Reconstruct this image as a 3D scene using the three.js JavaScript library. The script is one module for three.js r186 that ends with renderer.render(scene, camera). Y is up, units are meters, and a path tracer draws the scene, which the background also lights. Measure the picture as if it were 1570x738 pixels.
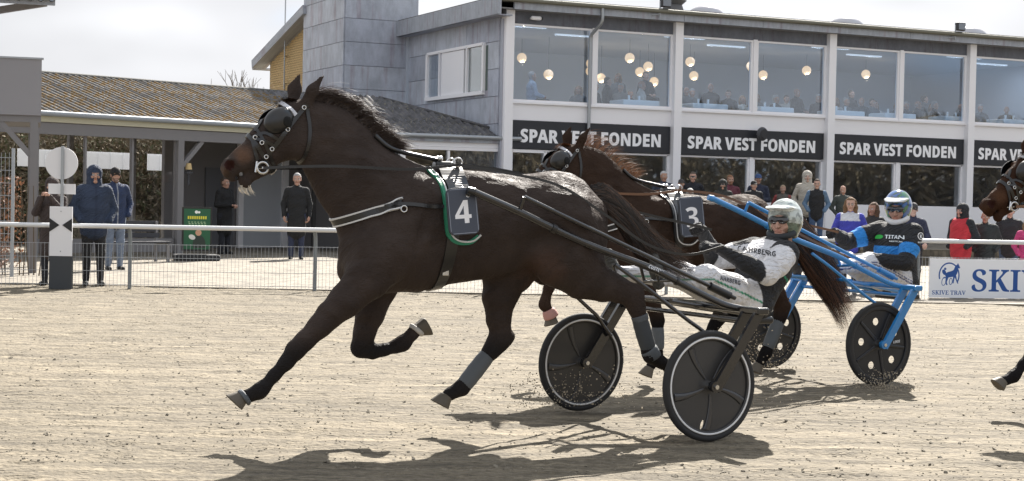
import * as THREE from 'three';
import { mergeGeometries } from 'three/addons/utils/BufferGeometryUtils.js';
import { RectAreaLightUniformsLib } from 'three/addons/lights/RectAreaLightUniformsLib.js';
import { RoundedBoxGeometry } from 'three/addons/geometries/RoundedBoxGeometry.js';

// ---------------------------------------------------------------- camera, sky, sun, exposure
RectAreaLightUniformsLib.init();
const scene = new THREE.Scene();
const camera = new THREE.PerspectiveCamera(2 * Math.atan(369 / 2500) * 180 / Math.PI, 1024 / 481, 0.3, 900);
camera.position.set(0, 1.44, 0);
camera.rotation.order = 'YXZ';
camera.rotation.set(-Math.atan(63 / 2500), 0, 0.021);
const renderer = new THREE.WebGLRenderer();
renderer.toneMapping = THREE.LinearToneMapping;
renderer.toneMappingExposure = 3.55;
renderer.shadowMap.enabled = true;
const SUN = new THREE.Vector3(0.2, 0.63, -0.75).normalize();
const sun = new THREE.DirectionalLight(new THREE.Color(1.0, 0.945, 0.87), 4.0);
sun.position.copy(SUN).multiplyScalar(120).add(new THREE.Vector3(0, 0, -25));
sun.target.position.set(0, 0, -25);
sun.castShadow = true;
sun.shadow.mapSize.set(4096, 4096);
Object.assign(sun.shadow.camera, { left: -60, right: 60, top: 60, bottom: -60, near: 1, far: 300 });
scene.add(sun, sun.target);

function mulberry(a) { return () => { a |= 0; a = a + 0x6D2B79F5 | 0; let t = Math.imul(a ^ a >>> 15, 1 | a); t = t + Math.imul(t ^ t >>> 7, 61 | t) ^ t; return ((t ^ t >>> 14) >>> 0) / 4294967296; }; }
const hash2 = (x, y, s = 0) => { let h = Math.imul(x | 0, 374761393) + Math.imul(y | 0, 668265263) + Math.imul(s | 0, 974634211); h = Math.imul(h ^ h >>> 13, 1274126177); return ((h ^ h >>> 16) >>> 0) / 4294967296; };
function vnoise(x, y, s = 0, wx = 0, wy = 0) {
  let xi = Math.floor(x), yi = Math.floor(y); const fx = x - xi, fy = y - yi, u = fx * fx * (3 - 2 * fx), v = fy * fy * (3 - 2 * fy);
  const w = (a, m) => m ? ((a % m) + m) % m : a;
  const a = hash2(w(xi, wx), w(yi, wy), s), b = hash2(w(xi + 1, wx), w(yi, wy), s), c = hash2(w(xi, wx), w(yi + 1, wy), s), d = hash2(w(xi + 1, wx), w(yi + 1, wy), s);
  return a + (b - a) * u + (c - a) * v + (a - b - c + d) * u * v;
}
function fbm(x, y, o = 4, s = 0, wx = 0, wy = 0) { let t = 0, a = .5, n = 0; for (let i = 0; i < o; i++) { t += a * vnoise(x, y, s + i, wx, wy); n += a; a *= .5; x *= 2; y *= 2; wx *= 2; wy *= 2; } return t / n; }
const clamp = (x, a = 0, b = 1) => Math.min(b, Math.max(a, x)), lerp = (a, b, t) => a + (b - a) * t, sstep = (a, b, x) => { const t = clamp((x - a) / (b - a)); return t * t * (3 - 2 * t); };

// a bright, mostly clouded spring sky: thin blue between broken cloud, whiter round the veiled sun
{
  const W = 1024, Hh = 512, d = new Float32Array(W * Hh * 4);
  for (let j = 0; j < Hh; j++) for (let i = 0; i < W; i++) {
    const th = ((i + .5) / W - .5) * 2 * Math.PI, ph = ((j + .5) / Hh - .5) * Math.PI, cy = Math.cos(ph);
    const x = cy * Math.cos(th), y = Math.sin(ph), z = cy * Math.sin(th), o = (j * W + i) * 4;
    const cs = x * SUN.x + y * SUN.y + z * SUN.z, k = 1 / (Math.abs(y) + .22);
    const glow = Math.pow(clamp((cs + 1) / 2), 3);
    const c1 = fbm(x * k * 1.5 + 11, z * k * 1.5 + 5, 6, 3), cl = sstep(.34, .6, c1 + .16);
    const tone = .92 + .36 * (fbm(x * k * 3 + 31, z * k * 3 + 9, 5, 8) - .5) * 2;
    const blue = [.2 + .07 * glow, .285 + .05 * glow, .40 + .03 * glow], wh = (.268 + .015 * glow) * tone;
    const hz = Math.pow(1 - Math.abs(y), 8) * .4;
    for (let c = 0; c < 3; c++) { let v = lerp(blue[c], wh * [.985, .995, 1.03][c], cl); v = lerp(v, (.255 + .015 * glow) * [1, 1, 1.02][c], hz); d[o + c] = y < -.02 ? .22 : v; }
    d[o + 3] = 1;
  }
  const t = new THREE.DataTexture(d, W, Hh, THREE.RGBAFormat, THREE.FloatType);
  t.mapping = THREE.EquirectangularReflectionMapping; t.magFilter = THREE.LinearFilter; t.minFilter = THREE.LinearFilter; t.needsUpdate = true;
  scene.background = t; scene.environment = t;
}
// ---------------------------------------------------------------- helpers
const V = (x, y, z) => new THREE.Vector3(x, y, z);
const taken = new Map();
function numbered(n) { const k = taken.get(n) || 0; taken.set(n, k + 1); return k ? n + '_' + String(k).padStart(3, '0') : n; }
const lin = (r, g, b) => new THREE.Color().setRGB(r, g, b);
const mat = (c, rough = .8, o = {}) => new THREE.MeshStandardMaterial({ color: Array.isArray(c) ? lin(...c) : new THREE.Color(c), roughness: rough, ...o });
const phys = (c, rough = .5, o = {}) => new THREE.MeshPhysicalMaterial({ color: Array.isArray(c) ? lin(...c) : new THREE.Color(c), roughness: rough, ...o });
function mesh(name, g, m, parent) { if (Array.isArray(g)) g = merge(g); const o = new THREE.Mesh(g, m); o.name = parent ? name : numbered(name); o.castShadow = o.receiveShadow = true; (parent || scene).add(o); return o; }
function tag(o, label, category, group) { o.userData.label = label; o.userData.category = category; if (group) o.userData.group = group; return o; }
function thing(name, label, category, pos = [0, 0, 0], turn = 0, group) { const o = new THREE.Group(); o.name = numbered(name); o.position.set(...pos); o.rotation.y = turn; scene.add(o); return tag(o, label, category, group); }
function structure(o) { o.userData.kind = 'structure'; return o; }
function stuff(o) { o.userData.kind = 'stuff'; return o; }
function clean(g) { const h = g.index ? g.toNonIndexed() : g; for (const k of Object.keys(h.attributes)) if (!['position', 'normal', 'uv', 'color'].includes(k)) h.deleteAttribute(k); if (!h.attributes.normal) h.computeVertexNormals(); if (!h.attributes.uv) h.setAttribute('uv', new THREE.BufferAttribute(new Float32Array(h.attributes.position.count * 2), 2)); return h; }
function merge(list) { const l = list.map(clean); if (l.some(g => !g.attributes.color)) l.forEach(g => g.deleteAttribute('color')); return mergeGeometries(l, false); }
function box(w, h, d, x = 0, y = 0, z = 0, ry = 0) { const g = new THREE.BoxGeometry(w, h, d); if (ry) g.rotateY(ry); return g.translate(x, y, z); }
function rbox(w, h, d, r, x = 0, y = 0, z = 0, seg = 2) { return new RoundedBoxGeometry(w, h, d, seg, r).translate(x, y, z); }
// uv in metres on a box-like geometry
function boxUV(g, s = 1) { const h = g.index ? g.toNonIndexed() : g, p = h.attributes.position, n = h.attributes.normal, uv = new Float32Array(p.count * 2); for (let i = 0; i < p.count; i++) { const ax = Math.abs(n.getX(i)), ay = Math.abs(n.getY(i)), az = Math.abs(n.getZ(i)); const [u, v] = ay >= ax && ay >= az ? [p.getX(i), p.getZ(i)] : ax >= az ? [p.getZ(i), p.getY(i)] : [p.getX(i), p.getY(i)]; uv[i * 2] = u * s; uv[i * 2 + 1] = v * s; } h.setAttribute('uv', new THREE.BufferAttribute(uv, 2)); return h; }
const YUP = V(0, 1, 0);
function bar(a, b, r, r2 = r, seg = 10) { const A = V(...a), B = V(...b), d = B.clone().sub(A), l = d.length(); const g = new THREE.CylinderGeometry(r2, r, l, seg); g.applyQuaternion(new THREE.Quaternion().setFromUnitVectors(YUP, d.normalize())); return g.translate((A.x + B.x) / 2, (A.y + B.y) / 2, (A.z + B.z) / 2); }
function beam(a, b, w, h, up = [0, 1, 0]) { const A = V(...a), B = V(...b), d = B.clone().sub(A), l = d.length(); d.normalize(); const r = V(...up).cross(d).normalize(), u = d.clone().cross(r); const g = new THREE.BoxGeometry(w, h, l); g.applyMatrix4(new THREE.Matrix4().makeBasis(r, u, d)); return g.translate((A.x + B.x) / 2, (A.y + B.y) / 2, (A.z + B.z) / 2); }
function tube(pts, r, seg = 0, rad = 8, closed = false) { const c = new THREE.CatmullRomCurve3(pts.map(p => V(...p)), closed, 'centripetal'); return new THREE.TubeGeometry(c, seg || pts.length * 5, r, rad, closed); }
function shapeOf(pts) { const s = new THREE.Shape(); pts.forEach((p, i) => i ? s.lineTo(p[0], p[1]) : s.moveTo(p[0], p[1])); s.closePath(); return s; }
function rrect(w, h, r) { const s = new THREE.Shape(), x = -w / 2, y = -h / 2; s.moveTo(x + r, y); s.lineTo(x + w - r, y); s.absarc(x + w - r, y + r, r, -Math.PI / 2, 0); s.lineTo(x + w, y + h - r); s.absarc(x + w - r, y + h - r, r, 0, Math.PI / 2); s.lineTo(x + r, y + h); s.absarc(x + r, y + h - r, r, Math.PI / 2, Math.PI); s.lineTo(x, y + r); s.absarc(x + r, y + r, r, Math.PI, 1.5 * Math.PI); return s; }
function canvasTex(w, h, draw) { const c = document.createElement('canvas'); c.width = w; c.height = h; draw(c.getContext('2d'), w, h); const t = new THREE.CanvasTexture(c); t.colorSpace = THREE.SRGBColorSpace; t.magFilter = THREE.LinearFilter; return t; }
function noiseTex(n, fn, srgb = true) { const d = new Uint8Array(n * n * 4); for (let j = 0; j < n; j++) for (let i = 0; i < n; i++) { const v = fn(i / n, j / n, i, j), o = (j * n + i) * 4; if (typeof v === 'number') d[o] = d[o + 1] = d[o + 2] = clamp(v) * 255; else for (let c = 0; c < 3; c++) d[o + c] = clamp(v[c]) * 255; d[o + 3] = 255; } const t = new THREE.DataTexture(d, n, n, THREE.RGBAFormat); t.wrapS = t.wrapT = THREE.RepeatWrapping; t.magFilter = THREE.LinearFilter; t.minFilter = THREE.LinearMipmapLinearFilter; t.generateMipmaps = true; if (srgb) t.colorSpace = THREE.SRGBColorSpace; t.needsUpdate = true; return t; }
function rep(t, x, y) { const c = t.clone(); c.repeat.set(x, y); c.needsUpdate = true; return c; }

// ---- solid shapes as distance fields of tapered limbs, meshed with surface nets
class Field {
  constructor() { this.p = []; this.bank = []; }
  add(a, b, ra, rb = ra, o = {}) { this.p.push({ ax: a[0], ay: a[1], az: a[2] || 0, bx: b[0] - a[0], by: b[1] - a[1], bz: (b[2] || 0) - (a[2] || 0), ra, rb, k: o.k ?? .04, sz: o.sz || 1, sy: o.sy || 1, sx: o.sx || 1, id: o.id || 0, sub: !!o.sub }); const q = this.p[this.p.length - 1]; q.ll = Math.max(1e-9, (q.bx / q.sx) ** 2 + (q.by / q.sy) ** 2 + (q.bz / q.sz) ** 2); q.m = Math.min(q.sx, q.sy, q.sz); return this; }
  ball(a, r, o = {}) { return this.add(a, a, r, r, o); }
  chain(pts, o = {}) { for (let i = 0; i + 1 < pts.length; i++) { const [x, y, z, r] = pts[i], [X, Y, Z, R] = pts[i + 1]; this.add([x, y, z], [X, Y, Z], r, R, o); } return this; }
  static d1(q, x, y, z) { const px = (x - q.ax) / q.sx, py = (y - q.ay) / q.sy, pz = (z - q.az) / q.sz, bx = q.bx / q.sx, by = q.by / q.sy, bz = q.bz / q.sz; let t = (px * bx + py * by + pz * bz) / q.ll; t = t < 0 ? 0 : t > 1 ? 1 : t; const dx = px - bx * t, dy = py - by * t, dz = pz - bz * t; return (Math.sqrt(dx * dx + dy * dy + dz * dz) - (q.ra + (q.rb - q.ra) * t)) * q.m; }
  d(x, y, z, list = this.p) { let v = 1e3; for (const q of list) { const e = Field.d1(q, x, y, z), k = q.k; if (q.sub) { const m = -e, h = Math.max(k - Math.abs(v - m), 0) / k; v = Math.max(v, m) + h * h * k * .25; } else { const h = Math.max(k - Math.abs(v - e), 0) / k; v = Math.min(v, e) - h * h * k * .25; } } return v; }
  idAt(x, y, z) { let b = 1e9, id = 0; for (const q of this.p) if (!q.sub) { const e = Field.d1(q, x, y, z); if (e < b) { b = e; id = q.id; } } return id; }
  n(x, y, z, e = .004) { return V(this.d(x + e, y, z) - this.d(x - e, y, z), this.d(x, y + e, z) - this.d(x, y - e, z), this.d(x, y, z + e) - this.d(x, y, z - e)).normalize(); }
  hit(o, dir, far = 2) { let t = 0, p = 0; const f = t => this.d(o.x + dir.x * t, o.y + dir.y * t, o.z + dir.z * t); for (let i = 0; i < 160; i++) { const d = f(t); if (d < 0) break; p = t; t += Math.max(.004, d * .6); if (t > far) return null; } let a = p, b = t; for (let i = 0; i < 12; i++) { const m = (a + b) / 2; if (f(m) < 0) b = m; else a = m; } return V(o.x + dir.x * b, o.y + dir.y * b, o.z + dir.z * b); }
  mesh(cell, colorFn, uvScale = 1) {
    let lo = [1e9, 1e9, 1e9], hi = [-1e9, -1e9, -1e9];
    for (const q of this.p) if (!q.sub) for (const [s, r] of [[0, q.ra], [1, q.rb]]) { const c = [q.ax + q.bx * s, q.ay + q.by * s, q.az + q.bz * s], e = [r * q.sx, r * q.sy, r * q.sz]; for (let i = 0; i < 3; i++) { lo[i] = Math.min(lo[i], c[i] - e[i] - cell * 2 - .015); hi[i] = Math.max(hi[i], c[i] + e[i] + cell * 2 + .015); } }
    const B = 6, N = [0, 1, 2].map(i => Math.ceil(((hi[i] - lo[i]) / cell + 1) / B) * B + 1), [nx, ny, nz] = N, F = new Float32Array(nx * ny * nz).fill(1), I = (i, j, k) => (k * ny + j) * nx + i;
    const R = B * cell * .87 + cell;
    for (let bk = 0; bk < nz - 1; bk += B) for (let bj = 0; bj < ny - 1; bj += B) for (let bi = 0; bi < nx - 1; bi += B) {
      const cx = lo[0] + (bi + B / 2) * cell, cy = lo[1] + (bj + B / 2) * cell, cz = lo[2] + (bk + B / 2) * cell, near = []; let mn = 1e9, subNear = false;
      for (const q of this.p) { const e = Field.d1(q, cx, cy, cz); if (e < R + .09) near.push(q); if (q.sub) { if (e < R + .05) subNear = true; } else mn = Math.min(mn, e); }
      const all = mn > R + .09 ? 1 : (mn < -R - .02 && !subNear) ? -1 : 0;
      const ei = bi + B >= nx - 1 ? B + 1 : B, ej = bj + B >= ny - 1 ? B + 1 : B, ek = bk + B >= nz - 1 ? B + 1 : B;
      for (let k = 0; k < ek; k++) for (let j = 0; j < ej; j++) for (let i = 0; i < ei; i++) F[I(bi + i, bj + j, bk + k)] = all || this.d(lo[0] + (bi + i) * cell, lo[1] + (bj + j) * cell, lo[2] + (bk + k) * cell, near);
    }
    const id = new Int32Array(nx * ny * nz).fill(-1), P = [], idx = [];
    for (let k = 0; k < nz - 1; k++) for (let j = 0; j < ny - 1; j++) for (let i = 0; i < nx - 1; i++) {
      let m = 0; for (let c = 0; c < 8; c++) if (F[I(i + (c & 1), j + (c >> 1 & 1), k + (c >> 2))] < 0) m |= 1 << c;
      if (m === 0 || m === 255) continue;
      let sx = 0, sy = 0, sz = 0, n = 0;
      for (let c = 0; c < 8; c++) for (let a = 0; a < 3; a++) { const e = c | 1 << a; if (e === c) continue; if ((m >> c & 1) === (m >> e & 1)) continue; const f0 = F[I(i + (c & 1), j + (c >> 1 & 1), k + (c >> 2))], f1 = F[I(i + (e & 1), j + (e >> 1 & 1), k + (e >> 2))], t = f0 / (f0 - f1); sx += (c & 1) + (a === 0 ? t : 0); sy += (c >> 1 & 1) + (a === 1 ? t : 0); sz += (c >> 2) + (a === 2 ? t : 0); n++; }
      id[I(i, j, k)] = P.length / 3; P.push(lo[0] + (i + sx / n) * cell, lo[1] + (j + sy / n) * cell, lo[2] + (k + sz / n) * cell);
    }
    const quad = (a, b, c, d, flip) => { if (a < 0 || b < 0 || c < 0 || d < 0) return; if (flip) idx.push(a, b, c, a, c, d); else idx.push(a, c, b, a, d, c); };
    for (let k = 1; k < nz - 1; k++) for (let j = 1; j < ny - 1; j++) for (let i = 1; i < nx - 1; i++) {
      const s = F[I(i, j, k)] < 0;
      if (i < nx - 1 && s !== F[I(i + 1, j, k)] < 0) quad(id[I(i, j - 1, k - 1)], id[I(i, j, k - 1)], id[I(i, j, k)], id[I(i, j - 1, k)], s);
      if (s !== F[I(i, j + 1, k)] < 0) quad(id[I(i - 1, j, k - 1)], id[I(i - 1, j, k)], id[I(i, j, k)], id[I(i, j, k - 1)], s);
      if (s !== F[I(i, j, k + 1)] < 0) quad(id[I(i - 1, j - 1, k)], id[I(i, j - 1, k)], id[I(i, j, k)], id[I(i - 1, j, k)], s);
    }
    const cnt = P.length / 3, pos = new Float32Array(P), nor = new Float32Array(P.length), uv = new Float32Array(cnt * 2), ids = new Uint8Array(cnt);
    for (let v = 0; v < cnt; v++) { const x = pos[v * 3], y = pos[v * 3 + 1], z = pos[v * 3 + 2], q = []; let best = 1e9; for (const p of this.p) { const e = Field.d1(p, x, y, z); if (e < .08) q.push(p); if (!p.sub && e < best) { best = e; ids[v] = p.id; } } const e = cell * .6, n = V(this.d(x + e, y, z, q) - this.d(x - e, y, z, q), this.d(x, y + e, z, q) - this.d(x, y - e, z, q), this.d(x, y, z + e, q) - this.d(x, y, z - e, q)).normalize(); nor[v * 3] = n.x; nor[v * 3 + 1] = n.y; nor[v * 3 + 2] = n.z; uv[v * 2] = x * uvScale; uv[v * 2 + 1] = (y + z * .7) * uvScale; }
    const g = new THREE.BufferGeometry(); g.setAttribute('position', new THREE.BufferAttribute(pos, 3)); g.setAttribute('normal', new THREE.BufferAttribute(nor, 3)); g.setAttribute('uv', new THREE.BufferAttribute(uv, 2)); g.setIndex(idx); g.userData.ids = ids;
    { let s = 0; const a = V(0, 0, 0), b = V(0, 0, 0), c = V(0, 0, 0); for (let t = 0; t < idx.length; t += 3 * 97) { const q = k => V(pos[idx[t + k] * 3], pos[idx[t + k] * 3 + 1], pos[idx[t + k] * 3 + 2]); const A = q(0), n = q(1).sub(A).cross(q(2).sub(A)); s += n.x * nor[idx[t] * 3] + n.y * nor[idx[t] * 3 + 1] + n.z * nor[idx[t] * 3 + 2]; } if (s < 0) { for (let t = 0; t < idx.length; t += 3) { const h = idx[t + 1]; idx[t + 1] = idx[t + 2]; idx[t + 2] = h; } g.setIndex(idx); } }
    if (colorFn) paint(g, colorFn);
    return g;
  }
}
function paint(g, fn) { const p = g.attributes.position, n = g.attributes.normal, c = new Float32Array(p.count * 3), ids = g.userData.ids; for (let v = 0; v < p.count; v++) { const r = fn(p.getX(v), p.getY(v), p.getZ(v), ids ? ids[v] : 0, n.getX(v), n.getY(v), n.getZ(v)); c[v * 3] = r[0]; c[v * 3 + 1] = r[1]; c[v * 3 + 2] = r[2]; } g.setAttribute('color', new THREE.BufferAttribute(c, 3)); return g; }
// a strap: ring section w x t along points with normals
function ribbon(P, Nn, w, t, closed = false) {
  const pos = [], idx = [], uv = [], n = P.length; let L = 0;
  for (let i = 0; i < n; i++) {
    const a = P[closed ? (i - 1 + n) % n : Math.max(0, i - 1)], b = P[closed ? (i + 1) % n : Math.min(n - 1, i + 1)], T = b.clone().sub(a).normalize(), N0 = Nn[i], S = T.clone().cross(N0).normalize(), U = S.clone().cross(T).normalize(); if (U.dot(N0) < 0) U.negate();
    if (i) L += P[i].distanceTo(P[i - 1]);
    for (const [s, u] of [[-.5, 0], [.5, 0], [.5, 1], [-.5, 1]]) { const q = P[i].clone().addScaledVector(S, s * w).addScaledVector(U, u * t); pos.push(q.x, q.y, q.z); uv.push(L, s + .5); }
  }
  const m = closed ? n : n - 1;
  for (let i = 0; i < m; i++) for (let k = 0; k < 4; k++) { const a = i * 4 + k, b = i * 4 + (k + 1) % 4, c = ((i + 1) % n) * 4 + k, d = ((i + 1) % n) * 4 + (k + 1) % 4; idx.push(a, b, c, b, d, c); }
  if (!closed) { idx.push(0, 2, 1, 0, 3, 2); const e = (n - 1) * 4; idx.push(e, e + 1, e + 2, e, e + 2, e + 3); }
  let g = new THREE.BufferGeometry(); g.setAttribute('position', new THREE.Float32BufferAttribute(pos, 3)); g.setAttribute('uv', new THREE.Float32BufferAttribute(uv, 2)); g.setIndex(idx); g = g.toNonIndexed(); g.computeVertexNormals(); return g;
}
function curvePts(pts, n) { const c = new THREE.CatmullRomCurve3(pts.map(p => V(p[0], p[1], p[2] || 0)), false, 'centripetal'); return c.getPoints(n); }
// strap laid on a body: path in the side view, pressed on from the side `s` (z sign)
function drape(F, pts, s, w, t = .006, lift = .002, n = 0) {
  const P = [], Nn = [];
  for (const q of curvePts(pts, n || pts.length * 8)) { const h = F.hit(V(q.x, q.y, s * .7), V(0, 0, -s), 1.4); if (!h) continue; const nn = F.n(h.x, h.y, h.z, .012); P.push(h.addScaledVector(nn, lift)); Nn.push(nn); }
  for (let k = 0; k < 2; k++) for (let i = 1; i + 1 < P.length; i++) P[i].lerp(P[i - 1].clone().add(P[i + 1]).multiplyScalar(.5), .4);
  return P.length > 1 ? ribbon(P, Nn, w, t) : null;
}
// strap all the way round: section plane through c with axes u, v
function hoop(F, c, u, v, w, t = .006, a0 = 0, a1 = Math.PI * 2, n = 48, lift = .002, R = .7) {
  const P = [], Nn = [], C = V(...c), U = V(...u).normalize(), W = V(...v).normalize(), full = a1 - a0 > 6.28;
  for (let i = 0; i < (full ? n : n + 1); i++) { const a = a0 + (a1 - a0) * i / n, dir = U.clone().multiplyScalar(Math.cos(a)).addScaledVector(W, Math.sin(a)); const h = F.hit(C.clone().addScaledVector(dir, R), dir.clone().negate(), R + .05); if (!h) continue; const nn = F.n(h.x, h.y, h.z, .012); P.push(h.addScaledVector(nn, lift)); Nn.push(nn); }
  return ribbon(P, Nn, w, t, full);
}
// a printed patch pressed onto a body: o = middle (outside), u right, v up, dir into the body
function patch(F, o, u, v, dir, w, h, nu = 14, nv = 5, lift = .003) {
  const pos = [], uv = [], idx = [], U = V(...u).normalize(), W = V(...v).normalize(), D = V(...dir).normalize(), O = V(...o); let last = null;
  for (let j = 0; j <= nv; j++) for (let i = 0; i <= nu; i++) { const q = O.clone().addScaledVector(U, (i / nu - .5) * w).addScaledVector(W, (j / nv - .5) * h); let p = F.hit(q, D, 1.2); if (p) { p.addScaledVector(F.n(p.x, p.y, p.z, .01), lift); last = p; } else p = (last || q).clone(); pos.push(p.x, p.y, p.z); uv.push(i / nu, j / nv); }
  for (let j = 0; j < nv; j++) for (let i = 0; i < nu; i++) { const a = j * (nu + 1) + i, b = a + 1, c = a + nu + 1, d = c + 1; idx.push(a, b, d, a, d, c); }
  const g = new THREE.BufferGeometry(); g.setAttribute('position', new THREE.Float32BufferAttribute(pos, 3)); g.setAttribute('uv', new THREE.Float32BufferAttribute(uv, 2)); g.setIndex(idx); g.computeVertexNormals(); return g;
}
// hair: list of polylines -> thin tapering blades
function hair(strands, w) {
  const pos = [], idx = [], nor = [];
  for (const { p, s = 1, side } of strands) { const n = p.length, b = pos.length / 3; for (let i = 0; i < n; i++) { const T = p[Math.min(n - 1, i + 1)].clone().sub(p[Math.max(0, i - 1)]).normalize(), S = (side || V(0, 0, 1)).clone().cross(T).normalize(), N = T.clone().cross(S), ww = w * s * (1 - .85 * i / (n - 1)); for (const k of [-.5, .5]) { pos.push(p[i].x + S.x * ww * k, p[i].y + S.y * ww * k, p[i].z + S.z * ww * k); const m = N.clone().addScaledVector(S, k * 1.2).normalize(); nor.push(m.x, m.y, m.z); } if (i) { const a = b + (i - 1) * 2; idx.push(a, a + 1, a + 3, a, a + 3, a + 2); } } }
  const g = new THREE.BufferGeometry(); g.setAttribute('position', new THREE.Float32BufferAttribute(pos, 3)); g.setIndex(idx); g.computeVertexNormals(); return g;
}
function thing0(name, parent) { const g = new THREE.Group(); g.name = name; parent.add(g); return g; }
// ---------------------------------------------------------------- track and forecourt
// sand and crushed shell: layered grain, dark damp clods and pale harrow lines that run along the track
const sandTex = noiseTex(1024, (u, v) => {
  const g = hash2(u * 1024, v * 1024, 5), f = fbm(u * 90, v * 180, 3, 11, 90, 180), m = fbm(u * 14, v * 30, 4, 21, 14, 30), ln = fbm(u * 3, v * 64, 4, 31, 3, 64), sp = vnoise(u * 200, v * 200, 41, 200, 200);
  let t = .52 + (g - .5) * .26 + (f - .5) * .5 + (m - .5) * .24 + (ln - .5) * .55; if (sp > .86) t -= .17 * (sp - .86) / .14; if (sp < .1) t += .1;
  return [.188 + .418 * t, .168 + .394 * t, .130 + .352 * t];
});
const sandBump = noiseTex(1024, (u, v) => .45 * fbm(u * 128, v * 128, 3, 51, 128, 128) + .3 * fbm(u * 30, v * 60, 4, 61, 30, 60) + .25 * fbm(u * 3, v * 64, 4, 31, 3, 64), false);
const sandMat = mat([1, 1, 1], .95, { map: rep(sandTex, .36, .36), bumpMap: rep(sandBump, .36, .36), bumpScale: .032, vertexColors: true });
const pits = (x, z) => { let d = 0; const gx = Math.floor(x / .55), gz = Math.floor(z / .45); for (let a = -1; a <= 1; a++) for (let b = -1; b <= 1; b++) { const i = gx + a, j = gz + b; if (hash2(i, j, 401) > .62) continue; const px = (i + hash2(i, j, 402)) * .55, pz = (j + hash2(i, j, 403)) * .45, r = .06 + .06 * hash2(i, j, 404), q = Math.hypot((x - px) * .8, z - pz) / r; if (q < 1.6) d += (q < 1 ? -(1 - q * q) : .5 * Math.sin((q - 1) / .6 * Math.PI)) * (.005 + .009 * hash2(i, j, 405)); } return d; };
const relief = (x, z) => pits(x, z) + .016 * (fbm(x * .5 + 40, z * 5.2 + 9, 4, 71) - .5) + .030 * (fbm(x * 1.8 + 7, z * 3.1, 3, 81) - .5) + .016 * (fbm(x * 9, z * 9, 3, 91) - .5);
{
  const g = new THREE.PlaneGeometry(20, 22, 440, 620).rotateX(-Math.PI / 2).translate(.5, 0, -17.4), p = g.attributes.position, c = new Float32Array(p.count * 3), uv = g.attributes.uv;
  for (let i = 0; i < p.count; i++) {
    const x = p.getX(i), z = p.getZ(i), e = Math.min(1, (28.3 + z) / .8, (z + 28.4) / .8); p.setY(i, relief(x, z) * clamp(Math.min((10.5 - x) / 1, (x + 9.5) / 1, (-6.5 - z) / 1, (z + 28.4) / 1)) - .004);
    const n = .8 + .4 * fbm(x * .35 + 3, z * 1.6 + 8, 4, 101); c[i * 3] = n; c[i * 3 + 1] = n * .995; c[i * 3 + 2] = n * .985; uv.setXY(i, x + .1 * z, z);
  }
  g.setAttribute('color', new THREE.BufferAttribute(c, 3)); g.computeVertexNormals(); structure(mesh('track', g, sandMat));
  const far = new THREE.PlaneGeometry(700, 700, 40, 40).rotateX(-Math.PI / 2).translate(0, -.06, -60); far.setAttribute('color', new THREE.BufferAttribute(new Float32Array(far.attributes.position.count * 3).fill(.92), 3)); const fp = far.attributes.position; for (let i = 0; i < fp.count; i++) far.attributes.uv.setXY(i, fp.getX(i), fp.getZ(i)); structure(mesh('ground', far, sandMat));
  // loose clods lying on the sand
  const R = mulberry(7), cg = new THREE.IcosahedronGeometry(1, 1), cp = cg.attributes.position; for (let i = 0; i < cp.count; i++) { const s = .75 + .5 * hash2(Math.round(cp.getX(i) * 50), Math.round(cp.getY(i) * 50 + cp.getZ(i) * 77), 3); cp.setXYZ(i, cp.getX(i) * s, cp.getY(i) * s * .62, cp.getZ(i) * s); } cg.computeVertexNormals();
  const N = 5500, im = new THREE.InstancedMesh(cg, mat([1, 1, 1], .95), N), M = new THREE.Matrix4(), q = new THREE.Quaternion(), col = new THREE.Color();
  for (let i = 0; i < N; i++) { const d = 8.6 + Math.pow(R(), 1.3) * 18, x = (R() - .5) * d * .68, z = -d, s = .002 + .006 * Math.pow(R(), 7) + .0025 * R(); q.setFromEuler(new THREE.Euler(R() * .6, R() * 6, R() * .6)); M.compose(V(x, relief(x, z) - .003 + s * .3, z), q, V(s * (1 + R()), s, s * (1 + .5 * R()))); im.setMatrixAt(i, M); const t = .6 + .6 * R(); im.setColorAt(i, col.setRGB(.2 * t, .175 * t, .135 * t)); }
  im.name = 'loose_sand_clods'; im.castShadow = im.receiveShadow = true; im.userData = { kind: 'stuff', label: 'small dark clods and grit scattered over the sand track', category: 'clods' }; scene.add(im);
}
// paved forecourt behind the rail
const paveTex = noiseTex(512, (u, v) => { const j = fbm(u * 8, v * 8, 4, 121, 8, 8), g = hash2(u * 512, v * 512, 9); const bx = (u * 16) % 1, by = (v * 16) % 1, joint = Math.min(bx, by) < .07 ? -.13 : 0, tone = hash2(Math.floor(u * 16), Math.floor(v * 16), 77); const t = .54 + (j - .5) * .3 + (g - .5) * .12 + joint + (tone - .5) * .12; return [t * 1.02, t * .96, t * .86]; });
structure(mesh('forecourt', boxUV(box(60, .06, 22, 4, -.012, -35.6)), mat([.72, .72, .72], .9, { map: rep(paveTex, .625, .625) })));
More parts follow.
